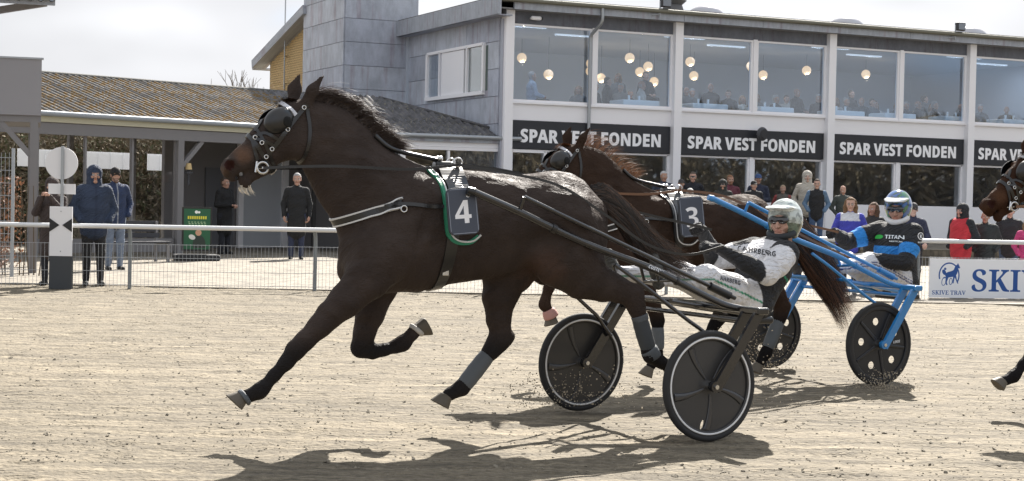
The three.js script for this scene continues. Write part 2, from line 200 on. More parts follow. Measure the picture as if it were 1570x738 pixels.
// ---------------------------------------------------------------- buildings
// facade frame: origin at a corner, u along the wall, up, n out of the wall (towards the viewer)
function frameOf(o, u) { const U = V(u[0], 0, u[1]).normalize(), n = V(0, 1, 0).cross(U).negate(); return { o: V(...o), U, n: n.z > 0 ? n : n.negate(), turn: Math.atan2(-U.z, U.x) }; }
const white = mat([.84, .84, .87], .55), glassM = phys([.84, .92, 1], .02, { transmission: 1, thickness: 0, ior: 1.9 }), glassDark = phys([.9, .93, .95], .02, { transmission: 1, thickness: 0, ior: 2.1 });
const glassClear = phys([1, 1, 1], .02, { transmission: 1, thickness: 0, ior: 1.35 });
const slateTex = noiseTex(512, (u, v) => { const a = fbm(u * 6, v * 6, 5, 131, 6, 6), b = fbm(u * 40, v * 12, 3, 141, 40, 12), g = hash2(u * 512, v * 512, 3), run = fbm(u * 22, v * 2, 4, 151, 22, 2); const t = .755 + (a - .5) * .18 + (b - .5) * .1 + (g - .5) * .1, r = sstep(.62, .8, run) * .12; return [t * .965 - r * .35, t * .985 - r * .6, t * 1.02 - r * .6]; });
const slates = [[.86, .88, .93], [.78, .80, .86], [.92, .94, .98]].map((c, i) => { const t = rep(slateTex, .3, .3); t.offset.set(i * .37, i * .21); return mat(c, .8, { map: t }); });
const zinc = mat([.7, .72, .75], .6, { map: rep(slateTex, .5, .5) }), zincDark = mat([.26, .27, .3], .6, { map: rep(slateTex, .5, .5) }), signBlack = mat([.022, .024, .03], .5), roofDark = mat([.10, .10, .095], .9);
const interior = mat([.5, .55, .62], .9), ceilingMat = mat([.5, .51, .53], .9), darkWood = mat([.045, .047, .055], .75), galv = mat([.36, .38, .4], .45, { metalness: .6 });

const stripMat = mat([.9, .9, .9], .4, { emissive: lin(.9, .95, 1), emissiveIntensity: .16 });
// main restaurant stand
const FR = frameOf([-.26, 0, -42.7], [4.66, -2.17]), BAY = 5.1, NB = 4;
const stand = thing('restaurant_building', 'two-storey white and grey restaurant building with tall upper windows', 'building', FR.o.toArray(), FR.turn);
// local: x along facade, z out towards the viewer
const L = NB * BAY, DEP = 9;
{
  const P = (n, g, m) => mesh(n, g, m, stand);
  P('floor_slab', boxUV(box(L, .25, DEP, L / 2, 3.2, -DEP / 2 - .06)), interior); P('ceiling', box(L, .2, DEP, L / 2, 6.32, -DEP / 2 - .06), ceilingMat); P('back_wall', box(L + .8, 6.6, .3, L / 2, 3.2, -DEP - .2), interior); P('rear_side_wall', box(.2, 6.6, 2.6, -.12, 3.2, -7.9), interior); P('end_wall', box(.2, 6.4, DEP, L + .1, 3.2, -DEP / 2 - .06), interior);
  P('ground_floor_slab', box(L, .2, DEP, L / 2, .25, -DEP / 2 - .06), mat([.3, .29, .28], .9));
  // columns
  for (let i = 0; i <= NB; i++) { P('column', box(.24, 6.05, .3, i * BAY + .02, 3.35, .06), white); }
  for (let i = 0; i < NB; i++) {
    const x0 = i * BAY + .14, x1 = (i + 1) * BAY - .1, xm = (x0 + x1) / 2, w = x1 - x0;
    P('spandrel_panel', box(w, .43, .1, xm, 3.745, -.02), white); P('window_sill', box(w, .05, .16, xm, 3.985, .02), white);
    P('top_band', boxUV(box(w, .33, .12, xm, 6.215, -.01)), zincDark);
    for (const [a, b] of [[x0, xm - .06], [xm + .06, x1]]) {
      const win = thing0('window', stand), c = (a + b) / 2, ww = b - a;
      mesh('frame', [box(ww, .05, .1, c, 6.02, 0), box(ww, .06, .1, c, 4.04, 0), box(.06, 1.93, .1, a + .03, 5.03, 0), box(.06, 1.93, .1, b - .03, 5.03, 0)], white, win);
      mesh('pane', box(ww - .1, 1.92, .012, c, 5.03, -.01), glassM, win);
      const lw = thing0('window', stand); mesh('frame', [box(ww, .05, .1, c, 2.74, -.06), box(ww, .06, .1, c, 1.47, -.06), box(.06, 1.3, .1, a + .03, 2.1, -.06), box(.06, 1.3, .1, b - .03, 2.1, -.06)], white, lw); mesh('pane', box(ww - .1, 1.24, .012, c, 2.1, -.07), glassDark, lw);
      P('lower_panel', box(ww, 1.1, .1, c, .89, -.06), white);
    }
    P('mullion', box(.12, 2.07, .14, xm, 5.03, .015), white); P('lower_mullion', box(.12, 1.34, .14, xm, 2.1, -.05), white);
    for (const k of [.25, .75]) { P('fascia_board', boxUV(box(BAY / 2 - .012, .2, .08, (i + k) * BAY, 6.47, .42), 1), zinc); }
    P('light_strip', box(1.3, .04, .12, xm - 1.2, 6.2, -1.8), stripMat); P('light_strip', box(1.3, .04, .12, xm + 1.1, 6.2, -3.2), stripMat);
  }
  for (let i = 0; i < NB; i++) for (const [dx, z] of [[-1.2, -1.8], [1.1, -3.2]]) { const r = new THREE.RectAreaLight(lin(.92, .95, 1), 9, 1.3, .12); r.position.set((i + .5) * BAY + .02 + dx, 6.17, z); r.rotation.x = -Math.PI / 2; stand.add(r); }
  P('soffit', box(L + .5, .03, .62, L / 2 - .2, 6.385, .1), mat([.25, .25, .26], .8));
  const roof = P('roof', boxUV(box(L + .6, .12, DEP + 1, L / 2 - .2, 6.62, -DEP / 2)), roofDark);
  P('gutter', bar([-.4, 6.6, .52], [L + .1, 6.6, .52], .06, .06, 10), mat([.16, .155, .12], .7));
  for (const [x, y] of [[6.4, .1], [11.2, .1], [15.8, .1]]) P('skylight_dome', new THREE.SphereGeometry(.52, 24, 10, 0, Math.PI * 2, 0, Math.PI / 2).scale(1, .66, 1).translate(x, 6.68, -.55), phys([.5, .5, .53], .3));
  P('roof_vent', [new THREE.CylinderGeometry(.25, .35, .25, 20).translate(5.3, 6.8, -.5), new THREE.CylinderGeometry(.38, .25, .12, 20).translate(5.3, 6.99, -.5), new THREE.CylinderGeometry(.2, .34, .12, 20).translate(5.3, 7.1, -.5)], mat([.12, .12, .12], .6));
  // downpipe on the facade
  P('downpipe', tube([[2.55, 6.55, .52], [2.55, 6.2, .5], [2.48, 6.0, .3], [2.42, 5.85, .14], [2.42, 5.5, .12], [2.42, 3.6, .12], [2.42, .4, .12]], .045, 60, 10), galv);
  // side wall of slate panels (turns back from the corner), with a white window
  const sw = thing0('side_wall', stand), D2 = 6.6; mesh('wall_core', box(.2, 6.2, D2, -.02, 3.1, -D2 / 2 - .1), slates[1], sw);
  for (let r = 0; r < 6; r++) for (let c = 0; c < 3; c++) { const h = .72, w = D2 / 3, y = 2.6 + r * h - .36; if (y < 6) mesh('slate_panel', boxUV(box(.03, h - .018, w - .02, -.135 - (hash2(r, c, 5)) * .004, y + .1, -w * (c + .5) - .1)).clone(), slates[Math.floor(hash2(r, c, 2) * 3)], sw); }
  mesh('corner_trim', box(.1, 6.1, .1, -.1, 3.1, .02), slates[0], sw);
  mesh('side_fascia', boxUV(box(.1, .45, D2 + .9, -.5, 6.42, -D2 / 2 + .2)), zinc, stand); mesh('side_soffit', box(.5, .03, D2 + .6, -.27, 6.21, -D2 / 2 + .1), slates[1], stand);
  const wn = thing0('window', stand), wz = -3.0, wy = 4.92, WW = 4.0, wh = 1.3; mesh('frame', [box(.1, .08, WW, -.18, wy + wh / 2, wz), box(.12, .1, WW + .1, -.19, wy - wh / 2, wz), box(.1, wh, .14, -.18, wy, wz - WW / 2), box(.1, wh, .1, -.18, wy, wz + WW / 2), box(.1, wh, .08, -.18, wy, wz + .9), box(.1, wh, .06, -.18, wy, wz - 1.05)], white, wn); mesh('white_panel', box(.06, wh - .1, 1.6, -.17, wy, wz - .12), white, wn); mesh('pane', box(.012, wh - .1, 1.0, -.165, wy, wz + 1.45), glassDark, wn); mesh('pane', box(.012, wh - .1, .85, -.165, wy, wz - 1.5), glassDark, wn); mesh('blind', box(.01, wh - .1, 2, -.15, wy, wz + 1.2), mat([.1, .13, .12], .9), wn);
  // doors at the left end
  P('door_frame', [box(.08, 2.3, .1, .2, 1.6, -.02), box(.08, 2.3, .1, 1.2, 1.6, -.02), box(1.0, .08, .1, .7, 2.72, -.02)], white);
}
// sign boards
const signTex = canvasTex(1024, 170, (c, w, h) => { c.fillStyle = '#22252c'; c.fillRect(0, 0, w, h); c.fillStyle = '#f2f3f6'; c.font = 'bold 112px sans-serif'; c.textAlign = 'center'; c.textBaseline = 'middle'; c.fillText('SPAR VEST FONDEN', w / 2, h * .54, w * .9); c.strokeStyle = '#f2f3f6'; c.lineWidth = 5; c.strokeText('SPAR VEST FONDEN', w / 2, h * .54, w * .9); });
const signWhere = ['above the doors beside the drainpipe', 'between the first and second white columns past the drainpipe', 'third board along from the drainpipe end', 'farthest board along from the drainpipe end'];
for (let i = 0; i < NB; i++) {
  const s = thing('sign_board', ['black SPAR VEST FONDEN sign with drainpipe running across it', 'black SPAR VEST FONDEN sign, second along the facade from the drainpipe', 'black SPAR VEST FONDEN sign, third along the facade from the drainpipe', 'black SPAR VEST FONDEN sign, fourth along the facade from the drainpipe'][i], 'sign', FR.o.clone().addScaledVector(FR.U, i * BAY + BAY / 2 + .02).addScaledVector(FR.n, .035).add(V(0, 3.15, 0)).toArray(), FR.turn, 'signs along the facade');
  mesh('board', box(BAY - .3, .74, .05), signBlack, s); const g = new THREE.PlaneGeometry(BAY - .34, .7).translate(0, 0, .028); mesh('lettering', g, mat('#fff', .5, { map: signTex }), s);
}
// terrace in front of the stand
const terr = thing('terrace', 'low pale concrete terrace step along the restaurant front', 'terrace', FR.o.toArray(), FR.turn); mesh('terrace_step', boxUV(box(L + 2, .42, 6.4, L / 2 + .8, .2, 3.27)), mat([.42, .41, .39], .9, { map: rep(paveTex, .5, .5) }), terr);

// slate tower
const TW = frameOf([-5.03, 0, -47.86], [4.66, -2.17]);
const tower = thing('slate_tower', 'grey slate-clad tower block behind the low roofs', 'tower', TW.o.toArray(), TW.turn);
{ mesh('core', box(2.3, 9, 3.9, 1.15, 4.5, -1.95), slates[1], tower); for (let r = 0; r < 8; r++) { const y = 3.55 + r * .69; mesh('slate_panel', boxUV(box(2.28, .674, .03, 1.15, y, .02 + hash2(r, 1, 8) * .004)), slates[Math.floor(hash2(r, 1, 4) * 3)], tower); mesh('slate_panel', boxUV(box(.03, .674, 3.86, -.02 - hash2(r, 2, 9) * .004, y, -1.93)), slates[Math.floor(hash2(r, 2, 6) * 3)], tower); } }
// yellow brick gable behind the tower
const BG = TW.o.clone().addScaledVector(TW.n, -3.9);
const brickH = thing('brick_building', 'yellow brick gable end with grey sloping eave behind the tower', 'building', BG.toArray(), TW.turn);
{
  const bm = [[.5, .36, .18], [.44, .31, .15], [.55, .41, .22], [.47, .33, .18]].map(c => mat(c, .9)); const Lb = 4.7, top = z => 7.05 - z * .235;
  const sh = shapeOf([[0, 0], [Lb, 0], [Lb, top(Lb) - .02], [0, top(0)]]); mesh('wall', new THREE.ExtrudeGeometry(sh, { depth: 3, bevelEnabled: false }).rotateY(Math.PI / 2).translate(.3, 0, 0), mat([.36, .3, .2], .95), brickH);
  const bg = box(.03, .062, .24); for (let r = 0; r < 38; r++) for (let c = 0; c < 21; c++) { const y = 4.15 + r * .077, z = (c + (r % 2 ? .5 : 0)) * .252 + .1; if (y > top(z + .12) - .06 || z > Lb - .1) continue; if (r * 21 + c > 320) continue; const b = mesh('brick', bg, bm[Math.floor(hash2(r, c, 3) * 4)], brickH); b.position.set(.295, y, -z); }
  const bl = [...Array(1)].length; const rest = []; for (let r = 0; r < 38; r++) for (let c = 0; c < 21; c++) { const y = 4.15 + r * .077, z = (c + (r % 2 ? .5 : 0)) * .252 + .1; if (y > top(z + .12) - .06 || z > Lb - .1 || r * 21 + c <= 320) continue; rest.push(bg.clone().translate(.295, y, -z)); } if (rest.length) stuff(mesh('bricks', rest, bm[0], brickH));
  mesh('eave', beam([.1, top(-.3) + .12, .3], [.1, top(Lb + .7) + .12, -Lb - .7], .5, .28), zinc, brickH);
  mesh('gutter_end', bar([-.1, top(Lb + .75), -Lb - .75], [.6, top(Lb + .75), -Lb - .75], .06), zinc, brickH);
}
const ant = thing('antenna_mast', 'thin metal antenna mast fixed to the yellow brick gable', 'antenna', BG.clone().addScaledVector(TW.n, -2.3).toArray(), TW.turn); mesh('mast', bar([.08, 4.9, 0], [.08, 9.2, 0], .022), galv, ant); mesh('bracket', bar([.08, 5.1, 0], [.3, 5.1, -.5], .02), galv, ant); mesh('bracket', bar([.08, 6.0, 0], [.3, 6.0, -.5], .02), galv, ant); mesh('cable', tube([[.25, 5.1, -.5], [.26, 4.6, -.52], [.26, 3.6, -.52]], .012), mat([.03, .03, .03], .8), ant);

// corrugated fibre-cement sheet, w along x, slope length l down z, waves across x
function corrugated(w, l, n, amp = .03, pitch = .177) { const g = new THREE.PlaneGeometry(w, l, Math.max(8, Math.round(w / pitch * 8)), 1).rotateX(-Math.PI / 2), p = g.attributes.position; for (let i = 0; i < p.count; i++) p.setY(i, amp * Math.cos(p.getX(i) / pitch * Math.PI * 2) + p.getZ(i) * -.012); g.computeVertexNormals(); const uv = g.attributes.uv; for (let i = 0; i < p.count; i++) uv.setXY(i, p.getX(i), p.getZ(i)); const b = g.clone().translate(0, -.008, 0); b.index.array.reverse(); b.computeVertexNormals(); return merge([g, b]); }
const lichenTex = noiseTex(512, (u, v) => { const a = fbm(u * 10, v * 10, 5, 161, 10, 10), g = hash2(u * 512, v * 512, 3), l = fbm(u * 34, v * 34, 4, 171, 34, 34), k = sstep(.5, .62, l + (a - .5) * .7), d = fbm(u * 60, v * 60, 2, 181, 60, 60); const t = .5 + (a - .5) * .25 + (g - .5) * .12 + (d - .5) * .2; return [lerp(t, .50, k * .8), lerp(t * .98, .36, k * .8), lerp(t * .96, .12, k * .8)]; });
const cementTex = noiseTex(512, (u, v) => { const a = fbm(u * 10, v * 10, 5, 191, 10, 10), g = hash2(u * 512, v * 512, 3), d = fbm(u * 50, v * 50, 3, 201, 50, 50), k = sstep(.66, .72, d); const t = .42 + (a - .5) * .3 + (g - .5) * .14; return [lerp(t, .62, k), lerp(t, .6, k), lerp(t * 1.03, .52, k)]; });
const sheetL = [0, 1, 2].map(i => { const t = rep(lichenTex, .6, .6); t.offset.set(i * .31, i * .17); return mat([.62, .62, .62], .9, { map: t }); }), sheetC = [0, 1, 2].map(i => { const t = rep(cementTex, .6, .6); t.offset.set(i * .31, i * .17); return mat([.55, .55, .57], .9, { map: t }); });
function roofSheets(parent, x0, x1, run, rise, y0, rows, mats, clip) { const w = 1.062, n = Math.round((x1 - x0) / w), sl = Math.hypot(run, rise), l = sl / rows, g = corrugated(w + .002, l + .08, 0), a = Math.atan2(rise, run); for (let r = 0; r < rows; r++) for (let c = 0; c < n; c++) { const cx = x0 + (c + .5) * w, t = (r + .5) / rows; if (clip && !clip(cx, t)) continue; const m = mesh('roof_sheet', g, mats[Math.floor(hash2(r, c, 12) * 3)], parent); m.position.set(cx, y0 + rise * t + r * .012, -run * t); m.rotation.x = a; } }
// pavilion
const PV = frameOf([-9.93, 0, -34.2], [6.63, -7.3]), PL = 9.86;
const pav = thing('pavilion', 'open grey timber pavilion under a lichen-stained corrugated roof', 'pavilion', PV.o.toArray(), PV.turn);
const greyWood = mat([.2, .195, .2], .8), greyBoard = mat([.27, .265, .28], .8);
{
  const P = (n, g, m) => mesh(n, g, m, pav);
  roofSheets(pav, -1.2, PL + 1.2, 4.1, 1.08, 3.1, 3, sheetL);
  P('ridge_cap', bar([-1.2, 4.2, -4.1], [PL + 1.2, 4.2, -4.1], .07, .07, 8), roofDark);
  P('gutter', bar([-1.2, 3.04, .1], [PL + .1, 3.04, .1], .06, .06, 10), mat([.3, .33, .36], .5)); P('fascia', box(PL + 1.2, .13, .04, PL / 2 - .6, 2.93, .02), mat([.5, .48, .36], .7)); P('eave_beam', box(PL + 1.2, .24, .14, PL / 2 - .6, 2.73, -.06), greyWood);
  for (const x of [-.12, 3.58, 9.5]) P('post', box(.16, 2.62, .16, x, 1.31, -.06), greyWood);
  P('brace', beam([3.66, 2.05, -.06], [4.2, 2.62, -.06], .1, .1), greyWood); 
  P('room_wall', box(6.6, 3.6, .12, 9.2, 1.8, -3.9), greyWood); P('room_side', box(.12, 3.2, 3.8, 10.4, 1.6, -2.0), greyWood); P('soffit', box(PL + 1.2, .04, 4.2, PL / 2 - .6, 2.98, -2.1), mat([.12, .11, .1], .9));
  // glazed windbreak at the back with white boards above the hedge
  const win = thing0('glass_screen', pav); for (const [a, b] of [[0, 1.15], [1.15, 2.35], [2.35, 3.5]]) { mesh('pane', box(b - a - .08, 2.3, .012, (a + b) / 2, 1.5, -.1), glassClear, win); mesh('mullion', box(.05, 2.4, .06, b, 1.45, -.1), greyWood, win); } mesh('low_board', box(3.5, .3, .06, 1.75, .25, -.1), greyWood, win);
  for (let k = 0; k < 14; k++) { if (k === 4 || k === 9) continue; P('white_board', box(.36, .42, .03, 2.4 + k * .37, 2.2, -4.6), phys([.85, .87, .9], .9, { transmission: .55 })); }
  P('rear_post', box(.12, 2.9, .12, 3.4, 1.4, -4.2), greyWood); P('rear_post', box(.12, 2.9, .12, 5.2, 1.4, -4.2), greyWood);
  P('door', box(.9, 2.1, .06, 7.6, 1.05, -3.8), mat([.13, .135, .15], .6)); P('wall_panel', box(1.4, 2.7, .06, 9.0, 1.35, -3.8), mat([.5, .53, .57], .7)); P('door_frame', box(.16, 2.75, .1, 8.25, 1.37, -3.76), white); P('door_frame', box(.2, 2.75, .1, 9.75, 1.37, -3.76), white);
}
// low link building under the grey hipped roof
const LK = frameOf([-3.3, 0, -41.5], [3.13, -1.3]), LL = 3.42;
const link = thing('link_building', 'low white-framed link building under a grey hipped roof', 'building', LK.o.toArray(), LK.turn);
{
  const P = (n, g, m) => mesh(n, g, m, link);
  { const run = 3.2, rise = 1.06, xr = t => LL + .25 - t * 2.8, pitch = .177, rows = 3;
    for (let r = 0; r < rows; r++) for (let c = 0; c < 7; c++) { const x0 = -3.4 + c * 1.062, x1 = x0 + 1.064, t0 = r / rows - .01, t1 = (r + 1) / rows + .02; if (xr(t0) <= x0 + .02) continue; const nu = 48, nv = 5, pos = [], uv = [], idx = [];
      for (let b = 0; b <= nv; b++) for (let a = 0; a <= nu; a++) { const t = lerp(t0, t1, b / nv), x = Math.min(x0 + (x1 - x0) * a / nu, Math.max(x0, xr(t))); pos.push(x, 3.1 + rise * t + r * .012 + .026 * Math.cos(x / pitch * Math.PI * 2), -run * t); uv.push(x, t * 3.3); }
      for (let b = 0; b < nv; b++) for (let a = 0; a < nu; a++) { const p = b * (nu + 1) + a; idx.push(p, p + 1, p + nu + 2, p, p + nu + 2, p + nu + 1); }
      const g = new THREE.BufferGeometry(); g.setAttribute('position', new THREE.Float32BufferAttribute(pos, 3)); g.setAttribute('uv', new THREE.Float32BufferAttribute(uv, 2)); g.setIndex(idx); g.computeVertexNormals(); P('roof_sheet', g, sheetC[Math.floor(hash2(r, c, 15) * 3)]); }
    const A = [LL + .25, 3.06, .1], B = [LL - 2.6, 4.15, -3.2], C = [LL + .25, 3.06, -3.2], g = new THREE.BufferGeometry(); g.setAttribute('position', new THREE.Float32BufferAttribute([...A, ...C, ...B], 3)); g.computeVertexNormals(); P('hip_face', g, sheetC[0]); P('hip_cap', bar([LL + .25, 3.12, .1], [LL - 2.55, 4.17, -3.2], .035), sheetC[1]); }
  P('gutter', bar([-1, 3.03, .12], [LL + .3, 3.03, .12], .06, .06, 10), galv); P('fascia', boxUV(box(LL + 1.2, .14, .06, LL / 2 - .4, 2.96, .04)), zinc);
  P('wall', box(LL + .3, .13, .2, LL / 2, 2.83, -.1), white); P('corner_post', box(.22, 2.76, .24, LL - .02, 1.38, -.08), white); P('corner_post', box(.14, 2.76, .2, .5, 1.38, -.08), white); P('corner_post', box(.5, 2.76, .2, -.4, 1.38, -.08), white); P('low_wall', box(2.8, .9, .2, 1.95, .45, -.1), white);
  const w = thing0('window', link); mesh('frame', [box(2.7, .08, .08, 1.95, 2.72, -.02), box(2.7, .08, .08, 1.95, .94, -.02), box(.06, 1.7, .08, 1.75, 1.82, -.02)], white, w); mesh('pane', box(1.14, 1.7, .012, 1.15, 1.83, -.06), glassDark, w); mesh('pane', box(1.4, 1.7, .012, 2.5, 1.83, -.06), glassDark, w);
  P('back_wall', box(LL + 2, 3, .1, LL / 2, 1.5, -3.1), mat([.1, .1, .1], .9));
}
// judges' stand at the far left
const JS = thing('judges_stand', 'grey boarded judges stand on posts with rusty tiled eave', 'stand', [-8.58, 0, -27.6], .29);
{ const P = (n, g, m) => mesh(n, g, m, JS); P('parapet', box(3.4, .95, .08, -1.15, 3.17, 0), greyBoard); P('parapet_side', box(.06, .95, 2.4, .52, 3.17, -1.2), greyBoard); P('parapet_cap', box(3.46, .03, .12, -1.15, 3.66, 0), galv); for (const [x, z] of [[.44, -.06], [.44, -2.3], [-1.6, -.06]]) P('post', box(.13, 2.7, .13, x, 1.35, z), greyWood); P('brace', beam([.4, 2.0, -.06], [-.2, 2.68, -.06], .09, .09), greyWood); P('deck', box(3.4, .12, 2.4, -1.15, 2.64, -1.2), greyWood); for (const z of [-.1, -2.3]) P('roof_post', box(.1, 1.2, .1, -1.0, 4.1, z), greyWood); P('eave_board', box(4.2, .17, .05, -1.35, 4.62, .35), zinc); for (let k = 0; k < 4; k++) { const m = mesh('roof_sheet', corrugated(1.05, 3.2, 0), sheetL[k % 3], JS); m.position.set(.25 - k * 1.03, 4.95, -1.1); m.rotation.x = .2; } P('rafter', beam([.6, 4.58, .3], [-.4, 4.5, -1], .06, .12), greyBoard); }
// wood and hedge that close the view behind, and the trees in front that the windows mirror
// ---------------------------------------------------------------- hedges, trees
function twigs(n, seed, fn, size, aspect = 3) { const R = mulberry(seed), pos = []; for (let i = 0; i < n; i++) { const c = fn(R), d = V(R() - .5, R() - .3, R() - .5).normalize(), e = V(R() - .5, R() - .5, R() - .5).cross(d).normalize(), s = size * (.5 + R()); const a = c.clone().addScaledVector(d, s * aspect / 2), b = c.clone().addScaledVector(d, -s * aspect / 2), l = c.clone().addScaledVector(e, s / 2), r = c.clone().addScaledVector(e, -s / 2); pos.push(...a.toArray(), ...l.toArray(), ...b.toArray(), ...a.toArray(), ...b.toArray(), ...r.toArray()); } const g = new THREE.BufferGeometry(); g.setAttribute('position', new THREE.Float32BufferAttribute(pos, 3)); g.computeVertexNormals(); return g; }
const twigMat = mat([.11, .085, .055], .9, { side: THREE.DoubleSide }), twigGreen = mat([.13, .14, .075], .9, { side: THREE.DoubleSide }), beechMat = phys([.24, .115, .06], .8, { side: THREE.DoubleSide, transmission: .3 });
{
  // evergreen and bare shrubs on the bank behind the pavilion
  const hb = thing('hedge', 'overgrown brown and green hedge seen through the pavilion glass', 'hedge', PV.o.toArray(), PV.turn);
  mesh('bank', box(14, 3.3, 1.2, 5.0, 1.65, -9.2), mat([.2, .165, .12], 1), hb); mesh('foliage', twigs(30000, 3, R => V(-2 + R() * 14, .1 + 3.6 * R(), -7.8 + (R() - .5) * 1.6), .05), mat([.24, .2, .14], .9, { side: THREE.DoubleSide }), hb); mesh('green_foliage', twigs(7000, 4, R => V(-2 + R() * 14, .1 + 2.8 * R(), -7.6 + (R() - .5) * 1.6), .05), twigGreen, hb);
  const be = thing('beech_hedge', 'copper-leaved beech hedge behind the wire mesh panel', 'hedge', [-8.35, 0, -26.9], 0); mesh('stems', [...Array(14)].map((_, i) => bar([-1 + hash2(i, 1) * 1.6, 0, (hash2(i, 2) - .5) * .6], [-1 + hash2(i, 1) * 1.6 + (hash2(i, 3) - .5) * .4, 1.5, (hash2(i, 2) - .5) * .7], .012, .006, 5)), twigMat, be); mesh('leaves', twigs(2600, 5, R => V(-1.1 + R() * 1.32, .15 + 1.5 * R(), (R() - .5) * .7), .035, 1.6), beechMat, be);
  // bare trees behind the pavilion roof
  const R = mulberry(77), tr = thing('bare_tree', 'leafless tree top showing above the pavilion roof', 'tree', [-9.6, -.9, -62]); const br = [], tw = [];
  const grow = (p, d, l, r, k) => { const q = p.clone().addScaledVector(d, l); (k > 2 ? tw : br).push(bar(p.toArray(), q.toArray(), r, r * .65, 5)); if (k < 5) for (let i = 0; i < 3; i++) grow(q, d.clone().add(V(R() - .5, R() * .5 - .1, R() - .5).multiplyScalar(1.1)).normalize(), l * (.6 + .2 * R()), r * .55, k + 1); };
  grow(V(0, 0, 0), V(0, 1, 0), 2.2, .16, 0); mesh('trunk', br, twigMat, tr); mesh('crown', tw, twigMat, tr);
  // the wood across the infield, at the end of the straight: the lower windows mirror it
  const wd = stuff(mesh('wood', [twigs(42000, 9, R => { const z = -70 + R() * 150, h = 5 + 3.5 * fbm(z * .12 + 50, 3, 3, 4); return V(64 + (R() - .5) * 8, h * Math.pow(R(), .8), z); }, .17, 9), box(2, 3.2, 150, 70, 1.6, 5)], mat([.2, .165, .11], .95, { side: THREE.DoubleSide }))); tag(wd, 'bare brown wood across the infield', 'wood');
}
// ---------------------------------------------------------------- rail, mesh, marker, banner
const railMat = mat([.66, .67, .68], .5), fz = x => -24.9 - .144 * x;
const fenceTurn = Math.atan(.144);
{
  const xs = [-11.1, -8.35, -5.67, -2.97, -.3, 2.4, 5.0, 6.45, 9.4];
  for (let i = 0; i + 1 < xs.length; i++) {
    const a = xs[i], b = xs[i + 1], f = thing('rail_fence', i === 1 ? 'galvanised rail fence panel behind the white disc marker' : i === 7 ? 'galvanised rail fence panel carrying the white banner' : 'galvanised rail fence panel with wire mesh and nothing hung on it', 'fence', [a, 0, fz(a)], fenceTurn, 'rail fence panels'), l = (b - a) / Math.cos(fenceTurn);
    mesh('top_rail', bar([0, .92, 0], [l, .92, 0], .034, .034, 12), railMat, f);
    mesh('post', tube([[.02, 0, -.05], [.02, .72, -.05], [.015, .84, -.035], [0, .92, 0]], .028, 16, 10), mat([.2, .22, .23], .5, { metalness: .4 }), f);
    const w = []; for (let k = 0; k < l / .055; k++) w.push(box(.0045, .66, .0045, k * .055 + .02, .34, -.02)); stuff(mesh('upright_wires', w, galv, f)); for (const y of [.06, .26, .46, .66]) mesh('cross_wire', box(l, .007, .007, l / 2, y, -.027), galv, f);
  }
}
{
  const p = thing('finish_marker', 'white disc marker post with black-and-white board beside the rail', 'post', [-6.56, 0, -23.72], .05);
  mesh('base', box(.325, .48, .1, 0, .24, 0), mat([.045, .05, .055], .7), p); mesh('board', box(.325, .72, .03, 0, .84, .04), mat([.74, .74, .76], .6), p);
  for (const s of [-1, 1]) { const g = new THREE.ExtrudeGeometry(shapeOf([[s * .1625, .83], [s * .1625, 1.03], [s * .02, .93]]), { depth: .006, bevelEnabled: false }).translate(0, 0, .056); mesh('black_triangle', g, mat([.02, .02, .023], .7), p); }
  for (const y of [.55, 1.13]) mesh('bolt', new THREE.SphereGeometry(.009, 8, 6).translate(0, y, .058), galv, p);
  mesh('pole', box(.04, 1.6, .03, .0, 1.28, .005), galv, p); mesh('small_plate', box(.39, .15, .012, -.01, 1.455, -.03), mat([.74, .74, .76], .6), p); mesh('disc', new THREE.CylinderGeometry(.235, .235, .016, 40).rotateX(Math.PI / 2).translate(-.02, 1.83, -.03), mat([.74, .74, .76], .6), p);
}
